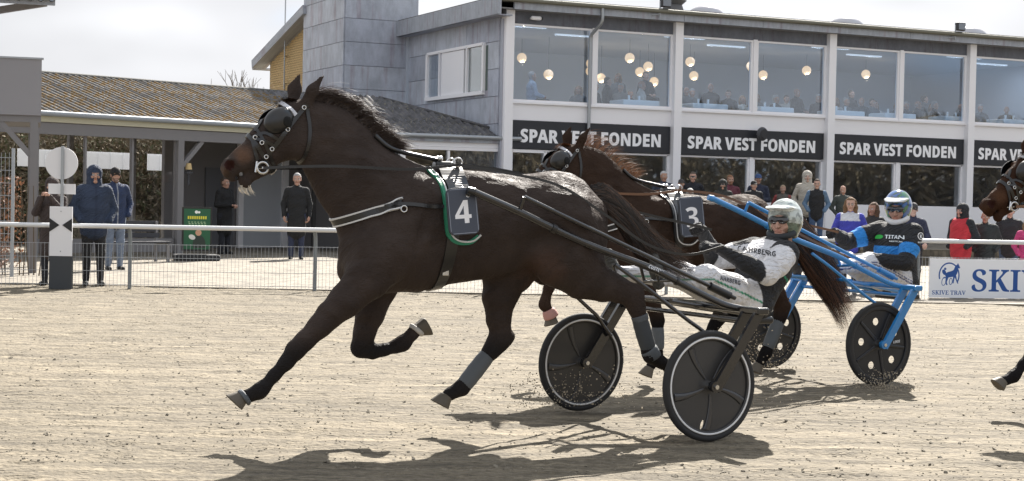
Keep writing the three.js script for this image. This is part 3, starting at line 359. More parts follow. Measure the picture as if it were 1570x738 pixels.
{
  const bn = thing('banner_board', 'white SKIVE banner with blue horse and sulky emblem on the rail', 'banner', [6.62, 0, fz(6.62) + .07], fenceTurn);
  const t = canvasTex(2048, 318, (c, w, h) => {
    c.fillStyle = '#eceef2'; c.fillRect(0, 0, w, h); const B = '#1f4f96', S = w / 4.0; c.fillStyle = B; c.strokeStyle = B;
    c.lineWidth = 11; c.beginPath(); c.ellipse(165, 135, 84, 100, 0, Math.PI * .9, Math.PI * 2.18); c.stroke();
    c.beginPath(); c.moveTo(128, 128); c.bezierCurveTo(150, 96, 190, 110, 206, 84); c.bezierCurveTo(212, 62, 220, 52, 232, 46); c.lineTo(238, 34); c.lineTo(246, 48); c.lineTo(258, 74); c.lineTo(246, 78); c.lineTo(236, 72); c.bezierCurveTo(240, 100, 236, 120, 224, 132); c.lineTo(232, 168); c.lineTo(246, 200); c.lineTo(236, 200); c.lineTo(214, 150); c.lineTo(204, 200); c.lineTo(194, 200); c.lineTo(200, 146); c.lineTo(160, 152); c.lineTo(146, 190); c.lineTo(154, 214); c.lineTo(142, 214); c.lineTo(134, 186); c.lineTo(138, 150); c.closePath(); c.fill();
    c.lineWidth = 5; c.beginPath(); c.ellipse(122, 184, 17, 34, .2, 0, 7); c.stroke(); c.beginPath(); c.ellipse(180, 184, 12, 26, .1, 0, 7); c.stroke(); c.beginPath(); c.moveTo(118, 160); c.lineTo(206, 112); c.stroke(); c.beginPath(); c.ellipse(122, 110, 15, 24, -.5, 0, 7); c.fill(); c.beginPath(); c.arc(130, 82, 10, 0, 7); c.fill();
    c.font = 'bold 47px serif'; c.textAlign = 'center'; c.textBaseline = 'alphabetic'; c.fillText('SKIVE TRAV', 166, 292); c.font = 'bold 252px serif'; c.textAlign = 'left'; c.fillText('SKIVE', 352, 262); c.fillText('TRAV', 1250, 262);
  });
  mesh('panel', box(4.0, .62, .02, 2.0, .335, 0), mat([.75, .75, .77], .6), bn); mesh('print', new THREE.PlaneGeometry(4.0, .62).translate(2.0, .335, .013), mat('#fff', .6, { map: t }), bn);
}
{
  const mp = thing('mesh_panel', 'tall silver wire mesh panel in front of the copper hedge', 'fence', [-8.1, 0, -26.4], .2); mesh('post', box(.05, 2.1, .05, 0, 1.05, 0), galv, mp); mesh('post', box(.05, 2.1, .05, -2.0, 1.05, 0), galv, mp); const w = []; for (let k = 0; k < 32; k++) w.push(box(.006, 1.95, .006, -k * .062, 1.05, 0)); stuff(mesh('upright_wires', w, galv, mp)); for (let k = 0; k < 10; k++) mesh('cross_wire', box(2, .009, .009, -1, .1 + k * .205, .007), galv, mp);
}
{
  const b = thing('bench', 'dark grey slatted bench beside the pavilion post', 'bench', [-7.55, 0, -32.6], PV.turn); for (const y of [.56, .68, .8]) mesh('back_slat', box(1.5, .1, .03, 0, y, -.22 - (y - .5) * .15), darkWood, b); for (const z of [-.15, .0, .15]) mesh('seat_slat', box(1.5, .03, .12, 0, .43, z), darkWood, b); for (const x of [-.68, .68]) { mesh('leg', [box(.05, .42, .05, x, .21, .18), box(.05, .85, .05, x, .42, -.24), box(.05, .05, .45, x, .4, -.02)], greyWood, b); }
  const ps = thing('poster_stand', 'green event poster in a dark frame on a rubber foot', 'poster', [-6.62, 0, -34.2], .35); mesh('frame', box(.62, .92, .05, 0, .68, 0), mat([.02, .02, .02], .6), ps); const t = canvasTex(256, 400, (c, w, h) => { c.fillStyle = '#1d5a3c'; c.fillRect(0, 0, w, h); c.fillStyle = '#eef3ee'; c.beginPath(); c.arc(120, 32, 16, 0, 7); c.arc(146, 34, 12, 0, 7); c.fill(); c.fillStyle = '#d8cf3a'; for (let i = 0; i < 9; i++) c.fillRect(36 + i * 21, 72, 15, 30); c.fillStyle = '#bcd6a8'; for (let j = 0; j < 3; j++) for (let i = 0; i < 6; i++) c.fillRect(40 + i * 30 + j * 5, 128 + j * 16, 18, 6); c.fillStyle = '#26332d'; c.beginPath(); c.ellipse(150, 350, 62, 90, 0, 0, 7); c.fill(); c.fillStyle = '#c99a7e'; c.beginPath(); c.arc(142, 236, 30, 0, 7); c.fill(); c.fillStyle = '#d8d8d2'; c.beginPath(); c.ellipse(80, 280, 34, 24, .4, 0, 7); c.fill(); c.fillStyle = '#1d5a3c'; c.fillRect(0, 388, w, 12); }); mesh('poster', new THREE.PlaneGeometry(.55, .85).translate(0, .68, .028), mat('#fff', .5, { map: t }), ps); mesh('foot', rbox(.95, .14, .5, .06, 0, .08, 0), rubberDark(), ps);
  const wl = thing('wall_lamp', 'small brass wall lamp on the dark pavilion wall', 'lamp', [-7.18, 1.9, -36.05], .7); mesh('bracket', [bar([0, -.3, 0], [0, .05, 0], .025), box(.16, .04, .1, 0, -.02, 0)], darkWood, wl); mesh('shade', new THREE.CylinderGeometry(.05, .08, .14, 14).translate(0, .12, 0), mat([.45, .33, .16], .35, { metalness: .7 }), wl);
}
function rubberDark() { return mat([.02, .02, .022], .8); }
{ // lamps and camera on the stand's roof edge
  const at = (x, y, z) => FR.o.clone().addScaledVector(FR.U, x).addScaledVector(FR.n, z).add(V(0, y, 0)).toArray();
  for (const [i, x, lb] of [[0, 4.35, 'black floodlight on the roof edge beside the roof vent'], [1, 14.4, 'black floodlight on the roof edge between two skylight domes']]) { const f = thing('floodlight', lb, 'light', at(x, 6.62, .5), FR.turn, 'roof floodlights'); mesh('arm', [bar([-.05, -.2, .02], [-.05, .25, .02], .02), bar([-.3, -.15, .03], [-.05, -.1, .03], .015)], galv, f); mesh('housing', rbox(.3, .24, .16, .03, .1, .2, .05), mat([.025, .025, .028], .5), f); mesh('lens', box(.24, .18, .01, .1, .2, .135), phys([.2, .22, .25], .1), f); }
  const c = thing('security_camera', 'white security camera under the eave beside the corner column', 'camera', at(.75, 6.2, .1), FR.turn); mesh('housing', new THREE.CapsuleGeometry(.055, .2, 6, 14).rotateZ(Math.PI / 2).translate(0, 0, .12), white, c); mesh('lens', new THREE.CylinderGeometry(.045, .045, .03, 14).rotateZ(Math.PI / 2).translate(.16, 0, .12), mat([.02, .02, .02], .3), c); mesh('mount', bar([-.1, .0, 0], [-.1, 0, .1], .03), white, c);
  const sp = thing('loudspeaker', 'small dark round loudspeaker fixed at the top of the second sign', 'loudspeaker', at(7.8, 3.42, .12), FR.turn); mesh('bracket', bar([0, 0, -.08], [0, 0, .12], .025), galv, sp); mesh('horn', new THREE.SphereGeometry(.17, 20, 14).scale(1, 1.15, .7).translate(0, 0, .2), mat([.07, .072, .08], .6), sp); mesh('grille', new THREE.CylinderGeometry(.13, .13, .02, 20).rotateX(Math.PI / 2).translate(0, 0, .31), mat([.03, .03, .033], .7), sp);
}
// ---------------------------------------------------------------- heads, hands, people (local frame: facing x, y up)
const foldTex = noiseTex(512, (u, v) => { const w = fbm(u * 5, v * 5, 3, 301, 5, 5) * 1.2; return .6 * (1 - Math.abs(2 * fbm(u * 7 + w, v * 16 + w, 4, 311) - 1)) + .3 * fbm(u * 40, v * 40, 3, 321, 40, 40); }, false);
const cloth = mat([1, 1, 1], .85, { vertexColors: true, bumpMap: rep(foldTex, 1.6, 1.6), bumpScale: .035 });
const skinTones = [[.48, .29, .22], [.42, .25, .19], [.52, .33, .26], [.38, .22, .16]];
// style: bald | short | long | beanie | cap | hood | helmet
function headField(style) {
  const F = new Field();
  if (style === 'hood') { F.add([-.035, .035, 0], [-.03, -.06, 0], .128, .115, { sz: .92, id: 3, k: .03 }); F.add([-.06, -.1, 0], [-.03, -.15, 0], .1, .11, { sz: 1.1, id: 3, k: .03 }); F.add([.15, .01, 0], [.15, -.06, 0], .122, .118, { sub: true, k: .015 }); }
  F.ball([-.012, .035, 0], .094, { sx: 1.06, sy: 1.02, sz: .82, k: .03 });
  F.add([.03, -.02, 0], [.042, -.07, 0], .064, .046, { sz: .86, k: .03 });
  F.ball([.064, -.095, 0], .026, { k: .025, sz: 1.2 });
  F.add([-.02, -.08, 0], [-.035, -.2, 0], .054, .06, { k: .03, id: 4 });
  for (const s of [-1, 1]) { F.ball([.062, -.025, s * .038], .024, { k: .025 }); F.add([.084, .03, s * .018], [.076, .03, s * .042], .011, .011, { k: .015 }); F.ball([-.008, -.002, s * .08], .03, { sz: .32, sx: .7, k: .008, id: 1 }); F.ball([.1, .012, s * .032], .011, { sub: true, k: .01 }); F.ball([.081, .011, s * .031], .0125, { k: .003, id: 5 }); }
  F.add([.088, .02, 0], [.108, -.028, 0], .008, .0135, { k: .014 }); F.ball([.1, -.033, 0], .012, { sz: 1.5, k: .01 });
  F.add([.091, -.062, -.016], [.091, -.062, .016], .0075, .0075, { k: .01, id: 6 });
  if (style === 'short' || style === 'long') F.add([-.03, .05, 0], [-.045, .0, 0], .094, .08, { sz: .88, k: .015, id: 2 });
  if (style === 'long') for (const s of [-1, 1]) F.chain([[-.02, .05, s * .06, .05], [-.02, -.05, s * .085, .045], [-.01, -.16, s * .085, .04], [.0, -.24, s * .08, .022]], { id: 2, k: .03 });
  if (style === 'long') F.add([-.07, .02, 0], [-.08, -.2, 0], .06, .06, { id: 2, sz: 1.4, k: .03 });
  if (style === 'beanie') { F.ball([-.014, .05, 0], .102, { sx: 1.05, sz: .86, id: 3, k: .004 }); F.add([.14, -.03, -.1], [.14, -.03, .1], .09, .09, { sub: true, k: .006 }); }
  if (style === 'cap') { F.ball([-.012, .056, 0], .1, { sx: 1.05, sy: .85, sz: .86, id: 3, k: .004 }); F.add([.07, .055, 0], [.135, .04, 0], .05, .045, { sy: .14, sz: 1.25, id: 3, k: .006 }); }
  return F;
}
const headCache = {};
function headGeo(style, pal, cell = .0075) {
  const key = style + cell, base = headCache[key] ||= headField(style).mesh(cell);
  const g = base.clone(); g.userData = base.userData;
  const H = pal.hair, S = pal.skin, lip = S.map((v, i) => v * [.85, .68, .66][i]);
  return paint(g, (x, y, z, id) => {
    if (id === 3) return pal.hat || [.02, .02, .02];
    if (id === 4) return y < -.13 && pal.collar ? pal.collar : S;
    if (id === 5) return Math.hypot(y - .0115, Math.abs(z) - .031) < .007 ? [.02, .015, .012] : [.5, .46, .43];
    if (id === 6) return lip;
    if (id === 2) return H;
    if (pal.glasses && x > .06 && Math.abs(y - .012) < .019 && Math.abs(z) < .075) return [.012, .012, .014];
    if (pal.beard && y < -.045 && x > .01 && !(Math.abs(y + .062) < .008 && Math.abs(z) < .02)) return H.map((v, i) => v * .6 + S[i] * .4);
    if (style === 'bald') return y > .06 - Math.max(0, x) * .0 && x < .0 && false ? H : (x < .0 && y < .045 && y > -.05 && Math.abs(z) > .03 ? H.map((v, i) => v * .6 + S[i] * .4) : S);
    if (id === 1) return S;
    if (x > .07 && Math.abs(y - .033) < .006 && Math.abs(z) > .014 && Math.abs(z) < .048) return H.map((v, i) => v * .7 + S[i] * .3);
    if (style !== 'hood' && (y > .082 || (x < .0 && y > .03) || (x < -.02 && y > -.05))) return H;
    return S;
  });
}
// curled hand: w wrist, f finger direction, p palm direction, s thumb side
function handGeo(w, f, p, s, col, r = .0092, curl = 1, cell = .005) {
  const F = new Field(), W = V(...w), f3 = V(...f).normalize(), p3 = V(...p).addScaledVector(f3, -V(...p).dot(f3)).normalize(), s3 = V(...s).addScaledVector(f3, -V(...s).dot(f3)).addScaledVector(p3, -V(...s).dot(p3)).normalize();
  const at = (a, b, c) => W.clone().addScaledVector(f3, a).addScaledVector(p3, b).addScaledVector(s3, c).toArray();
  F.add(at(-.03, 0, 0), at(.02, 0, 0), .026, .027, { k: .02 });
  for (let i = 0; i < 4; i++) F.add(at(.015, 0, .012 - i * .008), at(.085 - (i === 3 ? .008 : 0), 0, .031 - i * .021), .015, .0115, { k: .018 });
  for (let i = 0; i < 4; i++) {
    const L = [.92, 1.05, .98, .8][i], c = .031 - i * .021; let a = .085 - (i === 3 ? .008 : 0), b = 0, an = .25 + curl * .75; const pts = [[...at(a, b, c), r * 1.15]];
    for (const [len, add] of [[.042, curl * 1.25], [.027, curl * .9], [.021, 0]]) { a += Math.cos(an) * len * L; b += Math.sin(an) * len * L; pts.push([...at(a, b, c * .97), r * (len > .03 ? 1.05 : .9)]); an += add; }
    F.chain(pts, { k: .006 });
  }
  F.chain([[...at(.012, .004, .024), r * 1.5], [...at(.045, .016, .046), r * 1.25], [...at(.074, .03, .036), r * 1.1], [...at(.09, .038, .016), r * .9]], { k: .01 });
  return F.mesh(cell, () => col);
}
function place(g, m) { const h = g.clone(); h.applyMatrix4(m); return h; }
function headMat(pos, yaw = 0, pitch = 0, roll = 0, s = 1) { return new THREE.Matrix4().compose(V(...pos), new THREE.Quaternion().setFromEuler(new THREE.Euler(roll, yaw, pitch, 'YZX')), V(s, s, s)); }

const armPose = {
  down: s => [[-.01, 1.42, s * .185], [-.03, 1.14, s * .265], [.05, .9, s * .255]],
  pockets: s => [[-.01, 1.42, s * .185], [-.08, 1.15, s * .3], [.1, .97, s * .21]],
  front: s => [[-.01, 1.42, s * .185], [.0, 1.14, s * .26], [.26, 1.14, s * .07]],
  photo: s => [[-.01, 1.42, s * .185], [.1, 1.2, s * .24], [.26, 1.47, s * .06]],
  lean: s => [[.0, 1.4, s * .185], [.06, 1.14, s * .28], [.34, 1.02, s * .24]],
  table: s => [[.0, 1.4, s * .185], [.05, 1.14, s * .28], [.3, 1.1, s * .1]],
};
// one standing or seated onlooker: a single body mesh, the head in it
const bodyCache = {};
function personBody(o) {
  const key = [o.arms, o.coat, o.bulk, o.seated].join(); if (bodyCache[key]) return bodyCache[key];
  const F = new Field(), b = o.bulk || 1, J = {};
  if (o.seated) { for (const s of [-1, 1]) { F.chain([[0, .94, s * .09, .1], [.42, .95, s * .1, .075], [.43, .5, s * .1, .05]], { id: 2, k: .03 }); F.add([.42, .5, s * .1], [.53, .48, s * .1], .045, .035, { id: 3, k: .02 }); } }
  else for (const s of [-1, 1]) { F.chain([[0, .92, s * .085, .105], [.02, .5, s * .1, .068], [-.01, .1, s * .105, .052]], { id: 2, k: .03 }); F.add([-.04, .045, s * .105], [.13, .035, s * .12], .046, .036, { id: 3, k: .015 }); }
  F.chain([[0, .93, 0, .135], [0, 1.15, 0, .142 * b], [-.01, 1.34, 0, .14 * b], [-.01, 1.43, 0, .1]], { sz: 1.3, id: 1, k: .05 });
  F.add([-.01, 1.42, -.16], [-.01, 1.42, .16], .072 * b, .072 * b, { id: 1, k: .06 });
  if (o.coat === 'jacket') F.add([0, .84, 0], [0, 1.0, 0], .145 * b, .145 * b, { sz: 1.22, id: 1, k: .03 });
  if (o.coat === 'long') F.add([0, .58, 0], [0, 1.0, 0], .16, .145, { sz: 1.2, id: 1, k: .03 });
  F.add([-.015, 1.46, 0], [-.02, 1.54, 0], .075, .06, { id: 4, k: .03 });
  for (const s of [-1, 1]) { const A = armPose[o.arms](s); F.chain([[...A[0], .074 * b], [...A[1], .058 * b], [...A[2], .045 * b]], { id: 5, k: .03 }); }
  const parts = { body: F.mesh(.0165), hands: [] };
  if (o.arms !== 'pockets') for (const s of [-1, 1]) { const A = armPose[o.arms](s), d = V(...A[2]).sub(V(...A[1])).normalize(); parts.hands.push(handGeo(A[2], d.toArray(), o.arms === 'down' ? [0, 0, -s] : [0, -1, 0], o.arms === 'down' ? [1, 0, 0] : [0, 0, -s], [1, 1, 1], .0095, o.arms === 'down' ? .45 : .8, .0085)); }
  return bodyCache[key] = parts;
}
function makePerson(o) {
  const root = thing('person', o.label, 'person', o.pos, o.turn, o.group), sc = (o.h || 1.75) / 1.76; root.scale.setScalar(sc);
  const P = personBody({ arms: o.arms || 'pockets', coat: o.coat || 'jacket', bulk: o.bulk || 1, seated: o.seated });
  const pal = { 1: o.top, 2: o.legs || [.02, .022, .03], 3: o.shoes || [.02, .02, .02], 4: o.collar || o.top, 5: o.sleeve || o.top };
  const g = P.body.clone(); g.userData = P.body.userData;
  paint(g, (x, y, z, id, nx) => { let c = pal[id]; if (id === 1 && o.stripe && Math.abs(y - o.stripe[0]) < o.stripe[1]) c = o.stripe[2]; if (id === 1 && o.yoke && y > o.yoke[0]) c = o.yoke[1]; if (id === 1 && o.zip && nx > .5 && Math.abs(z) < .012) c = o.zip; const n = .8 + .4 * fbm(x * 20, y * 20 + z * 13, 3, 3); return c.map(v => v * n); });
  const skin = o.skin || skinTones[0], parts = [g];
  for (const h of P.hands) { const k = h.clone(); paint(k, () => o.glove || skin); parts.push(k); }
  parts.push(place(headGeo(o.head || 'short', { skin, hair: o.hair || [.06, .045, .035], hat: o.hat, collar: o.collar || o.top, glasses: o.glasses, beard: o.beard }, o.cell || .0075), headMat([o.headX || .01, 1.645, 0], o.headYaw || 0, o.headPitch || 0)));
  mesh('body', parts, cloth, root);
  if (o.spectacles) mesh('spectacles', [-1, 1].map(s => new THREE.TorusGeometry(.02, .0025, 6, 16).rotateY(Math.PI / 2).translate(.108, 1.657, s * .031)), mat([.02, .02, .02], .4), root);
  return root;
}

// ---------------------------------------------------------------- drivers, seated in the sulky frame (x forward, near side at negative z)
function makeDriver(o) {
  const root = thing('person', o.label, 'person', o.pos, o.turn), J = o.J, F = new Field();
  const mid = (a, b, t) => a.map((v, i) => v + (b[i] - v) * t);
  F.add([J.hip[0] - .02, J.hip[1], -.05], [J.hip[0] - .02, J.hip[1], .05], .125, .125, { id: 1, k: .05 });
  F.chain([[...J.hip, .14], [...mid(J.hip, J.chest, .5), .142], [...J.chest, .155], [...mid(J.chest, J.neck, .6), .11]], { sz: 1.22, id: 1, k: .06 });
  F.add([J.sh[0][0], J.sh[0][1], J.sh[0][2] * .8], [J.sh[1][0], J.sh[1][1], J.sh[1][2] * .8], .07, .07, { id: 1, k: .07 });
  F.add(J.neck, J.head, .062, .06, { id: 4, k: .04 });
  for (let i = 0; i < 2; i++) {
    F.chain([[...J.sh[i], .088], [...mid(J.sh[i], J.el[i], .5), .082], [...J.el[i], .068]], { id: 5 + i, k: .035 });
    F.chain([[...J.el[i], .066], [...mid(J.el[i], J.ha[i], .45), .056], [...J.ha[i], .036]], { id: 7 + i, k: .025 });
    F.chain([[J.hip[0], J.hip[1] - .0, (i ? 1 : -1) * .09, .115], [...mid([J.hip[0], J.hip[1], (i ? 1 : -1) * .09], J.kn[i], .5), .112], [...J.kn[i], .088], [...mid(J.kn[i], J.an[i], .4), .068], [...J.an[i], .05]], { id: 2, k: .03 });
    F.add(J.an[i], mid(J.an[i], J.toe[i], .0), .05, .05, { id: 3, k: .012 });
    F.chain([[...J.heel[i], .036], [...mid(J.heel[i], J.toe[i], .5), .042], [...J.toe[i], .034]], { id: 3, k: .02 });
  }
  const wr = (x, y, z, id) => { const c = o.paint(x, y, z, id, J), n = .88 + .24 * fbm(x * 30, y * 30 + z * 17, 2, 3); return c.map(v => v * n); };
  const parts = [F.mesh(.0105, wr)];
  for (let i = 0; i < 2; i++) { const d = V(...J.ha[i]).sub(V(...J.el[i])).normalize().lerp(V(1, 0, 0), .4); parts.push(handGeo(J.ha[i], d.toArray(), [0, -1, (i ? -1 : 1) * .5], [0, .8, (i ? -1 : 1) * -.2 + .3], o.glove, .0125, 1, .005)); }
  parts.push(place(headGeo('bald', { skin: o.skin, hair: o.hairCol || [.1, .07, .05], collar: o.collar }, .0055), headMat(J.head, o.headYaw, o.headPitch, o.headRoll || 0)));
  mesh('body', parts, cloth, root);
  // helmet with peak, chin strap and goggles, fixed to the head
  const hm = headMat(J.head, o.headYaw, o.headPitch, o.headRoll || 0), HF = new Field();
  HF.ball([-.018, .048, 0], .126, { sx: 1.06, sy: 1.0, sz: .9, id: 1 }); HF.add([-.03, 0, 0], [-.02, -.06, 0], .113, .098, { sz: .98, id: 2, k: .03 });
  HF.add([.16, .0, -.03], [.16, .0, .03], .085, .085, { sub: true, k: .012 }); HF.add([.15, -.1, -.02], [.15, -.1, .02], .105, .105, { sub: true, k: .012 }); HF.ball([-.01, 0, 0], .098, { sy: 1.25, sz: .86, sub: true, k: .01 }); HF.add([-.02, -.1, 0], [-.02, -.22, 0], .088, .09, { sub: true, k: .01 });
  HF.add([.085, .1, 0], [.135, .083, 0], .075, .06, { sy: .13, sz: 1.35, id: 3, k: .014 });
  const hel = mesh('helmet', place(HF.mesh(.006, (x, y, z, id) => o.helmet(x, y, z, id), 6), hm), phys([1, 1, 1], .16, { vertexColors: true, clearcoat: 1, clearcoatRoughness: .06 }), root);
  const GF = new Field(); for (const s of [-1, 1]) { GF.ball([.1, .013, s * .035], .036, { sx: .35, sy: .75, sz: 1.05, k: .012 }); GF.add([.085, .016, s * .066], [-.01, .012, s * .088], .006, .005, { k: .006 }); }
  mesh('goggles', place(GF.mesh(.004), hm), phys([.012, .012, .015], .08, { clearcoat: 1 }), root);
  const CS = []; for (let i = 0; i <= 14; i++) { const a = -1.35 + 2.7 * i / 14; CS.push([.0 + .088 * Math.cos(a), -.055 - .045 * Math.cos(a), .096 * Math.sin(a) * .95]); }
  mesh('chin_guard', place(new THREE.TubeGeometry(new THREE.CatmullRomCurve3(CS.map(p => V(...p))), 30, o.chinR || .012, 8), hm), mat(o.chin || [.02, .02, .02], .8), root);
  for (const p of o.prints || []) { const g = patch(F, p.o, p.u, p.v, p.dir, p.w, p.h, 18, 6); const t = canvasTex(512, p.ch || 128, p.draw); const a = canvasTex(512, p.ch || 128, (c, w, h) => { c.fillStyle = '#000'; c.fillRect(0, 0, w, h); p.draw(c, w, h, true); }); a.colorSpace = THREE.NoColorSpace; mesh('printed_lettering', g, mat('#ffffff', .8, { map: t, alphaMap: a, transparent: true, side: THREE.DoubleSide }), root); }
  return { root, F };
}
// ---------------------------------------------------------------- onlookers
const FACE = -Math.PI / 2;   // towards the viewer
const dk = [.018, .02, .026], jeans = [.16, .2, .27];
const crowd = [
  ['A', -6.93, 0, -24.5, { h: 1.6, label: 'person in dark brown hooded coat holding up a phone behind the marker', top: [.045, .032, .03], head: 'hood', hat: [.05, .036, .034], arms: 'photo', coat: 'long', turnBy: -.35, headYaw: .1 }],
  ['B', -6.33, 0, -24.65, { h: 1.79, label: 'person in navy hooded padded jacket with hood up at the rail', top: [.018, .03, .06], head: 'hood', hat: [.018, .03, .06], bulk: 1.16, zip: [.012, .02, .045], legs: [.012, .012, .014], turnBy: .15 }],
  ['C', -7.2, 0, -29.5, { h: 1.84, label: 'person in navy zip jacket, black beanie and light jeans', top: [.02, .035, .085], head: 'beanie', hat: [.015, .015, .017], legs: jeans, zip: [.3, .32, .36], beard: true, hair: [.05, .04, .03], turnBy: .35 }],
  ['D', -4.77, 0, -36, { h: 1.9, label: 'person in long black leather coat in front of the pavilion doors', top: [.014, .015, .017], coat: 'long', arms: 'down', legs: [.03, .04, .08], hair: [.3, .3, .3] }],
  ['E', -6.75, 0, -38.2, { h: 1.8, label: 'person in dark clothes standing in the pavilion shade', top: [.012, .012, .013], coat: 'long', arms: 'front', turnBy: .8 }],
  ['face', -1.3, 0, -36, { h: 1.95, label: 'grey-haired person in dark jacket behind the near-black horse', top: [.02, .025, .04], hair: [.35, .35, .36] }],
  ['F', 3.69, .4, -40, { h: 1.79, label: 'grey-haired person in navy jacket beside the white column', top: [.03, .04, .065], hair: [.4, .4, .4], turnBy: .3 }],
  ['G', 4.06, .4, -39.4, { h: 1.6, label: 'person in flat dark cap and glasses on the terrace', top: [.03, .03, .032], head: 'cap', hat: [.05, .045, .045], spectacles: true }],
  ['H', 4.46, .4, -40.5, { h: 1.8, label: 'person in black jacket with scarf up to the chin', top: [.013, .015, .022], collar: [.012, .013, .02], hair: [.08, .06, .045], glasses: true }],
  ['I', 4.18, .4, -38.5, { h: 1.36, label: 'child with pale hood up behind the number 3 plate', top: [.5, .5, .48], head: 'hood', hat: [.6, .6, .58] }],
  ['J', 5.08, .4, -39.5, { h: 1.6, label: 'person in black hood and dark sunglasses on the terrace', top: [.03, .032, .03], head: 'hood', hat: [.03, .032, .03], glasses: true }],
  ['K', 5.39, .4, -40.5, { h: 1.74, label: 'bearded person in maroon jacket on the terrace', top: [.12, .03, .045], beard: true, hair: [.2, .1, .05], turnBy: .3 }],
  ['L', 5.83, .4, -39.5, { h: 1.6, label: 'person in black jacket and black cap, arms at sides', top: [.017, .018, .021], head: 'cap', hat: [.015, .015, .017], turnBy: .3, arms: 'down' }],
  ['M', 6.16, .4, -41, { h: 1.79, label: 'person in navy jacket and blue cap holding a race card', top: [.02, .026, .05], head: 'cap', hat: [.04, .08, .2], arms: 'front' }],
  ['N', 6.95, .4, -42, { h: 1.54, label: 'person in red and grey top beside the lower window', top: [.1, .09, .08], sleeve: [.25, .05, .05], hair: [.3, .22, .15] }],
  ['O', 7.3, .4, -40.5, { h: 1.87, label: 'person in pale beige hooded jacket with the hood up', top: [.42, .39, .34], head: 'hood', hat: [.46, .43, .38], turnBy: .1 }],
  ['P', 7.36, .4, -39.5, { h: 1.67, label: 'person in black body warmer over blue sleeves', top: [.014, .015, .018], sleeve: [.1, .17, .27], legs: [.05, .09, .18], hair: [.05, .035, .025], spectacles: true }],
  ['Q', 8.09, .4, -40, { h: 1.53, label: 'balding person in grey-green jacket looking down', top: [.05, .06, .055], head: 'bald', hair: [.35, .34, .33], headPitch: -.35, turnBy: .4 }],
  ['R', 5.45, 0, -26.3, { h: 1.57, label: 'brown-haired person in royal blue and white jacket at the rail', top: [.05, .06, .42], sleeve: [.05, .06, .42], yoke: [1.36, [.6, .62, .68]], stripe: [1.13, .015, [.55, .4, .5]], head: 'long', hair: [.16, .09, .045], spectacles: true }],
  ['S', 6.02, 0, -27.2, { h: 1.5, label: 'long-haired person partly behind the blue sulky driver', top: [.03, .03, .03], head: 'long', hair: [.1, .055, .03], turnBy: -.6 }],
  ['T', 6.5, 0, -26.45, { h: 1.5, label: 'person in navy jacket, grey knitted hat and sunglasses leaning on the rail', top: [.03, .035, .07], head: 'beanie', hat: [.06, .06, .065], arms: 'lean', glasses: true, skin: [.55, .36, .3] }],
  ['U', 7.33, 0, -26.6, { h: 1.5, label: 'person in red padded body warmer with black hood', top: [.52, .035, .05], sleeve: dk, head: 'hood', hat: dk, bulk: 1.2, turnBy: -.65, skin: [.52, .28, .23] }],
  ['V', 7.76, 0, -26.75, { h: 1.4, label: 'person in black quilted jacket beside the red body warmer', top: [.025, .03, .032], head: 'bald', hair: [.3, .3, .3], bulk: 1.2 }],
  ['W', 8.42, 0, -27.6, { h: 1.5, label: 'person in black jacket and jeans standing back from the rail', top: [.022, .024, .028], legs: [.05, .08, .14], hair: [.05, .04, .03] }],
  ['X', 8.46, 0, -26.7, { h: 1.3, label: 'child in bright pink coat at the rail', top: [.55, .06, .2], coat: 'long', head: 'long', hair: [.25, .16, .08] }],
];
for (const [, x, y, z, o] of crowd) { const t = Math.atan2(x, -z); makePerson({ ...o, pos: [x, y, z], turn: FACE - t + (o.turnBy || 0), skin: o.skin || skinTones[Math.floor(hash2(x * 10, z * 10, 3) * 4)] }); }
// diners upstairs
const dn = [[1.73, 4.95, -2, 2], [3.27, 4.7, -1.2, 0], [4.21, 4.94, -2.2, 0], [4.98, 5.13, -3, 3], [4.42, 4.75, -1.8, 4], [4.75, 4.8, -1.2, 1], [5.67, 5.19, -2.6, 0], [6.71, 5.09, -2.5, 3], [7.02, 4.74, -2.2, 3], [7.02, 4.84, -1.2, 0], [7.62, 4.68, -1.2, 0], [8.97, 4.68, -1.8, 3], [9.93, 4.69, -2.2, 0], [10.12, 4.85, -1.4, 0], [10.45, 4.72, -2.4, 1], [11.67, 4.66, -1.6, 5], [12.79, 4.76, -2.6, 3], [12.48, 4.69, -1.4, 0], [13.58, 4.69, -2.2, 0], [13.67, 4.63, -1.2, 0], [14.94, 4.72, -2.4, 0], [14.67, 4.69, -1.5, 0], [16.46, 5.04, -3.4, 3], [15.8, 4.71, -2.2, 4], [17.12, 4.7, -1.5, 3], [18.18, 4.68, -1.5, 0], [13.72, 5.09, -3.6, 0], [3.75, 4.72, -3.1, 3], [5.9, 4.74, -3.9, 0], [6.4, 4.72, -1.5, 3], [8.2, 4.72, -2.9, 0], [9.4, 4.7, -3.2, 1], [10.9, 4.72, -1.4, 0], [12.05, 4.72, -3.0, 0], [13.1, 4.7, -1.7, 3], [14.2, 4.72, -3.0, 1], [15.4, 4.72, -1.6, 0], [16.6, 4.7, -1.8, 0], [17.7, 4.74, -2.8, 3]];
const dk2 = [[.03, .032, .04], [.5, .5, .48], [.3, .38, .5], [.12, .13, .14], [.28, .26, .24], [.4, .4, .4]];
const dl = ['diner in dark clothes seated behind the upstairs glass', 'diner in cream jacket seated behind the upstairs glass', 'diner in light blue shirt seated at the corner window', 'diner in grey clothes seated behind the upstairs glass', 'diner in tan clothes seated behind the upstairs glass', 'diner in black and white patterned blouse at upstairs window'];
const inStand = (x, y, z) => FR.o.clone().addScaledVector(FR.U, x).addScaledVector(FR.n, z).add(V(0, y, 0)).toArray();
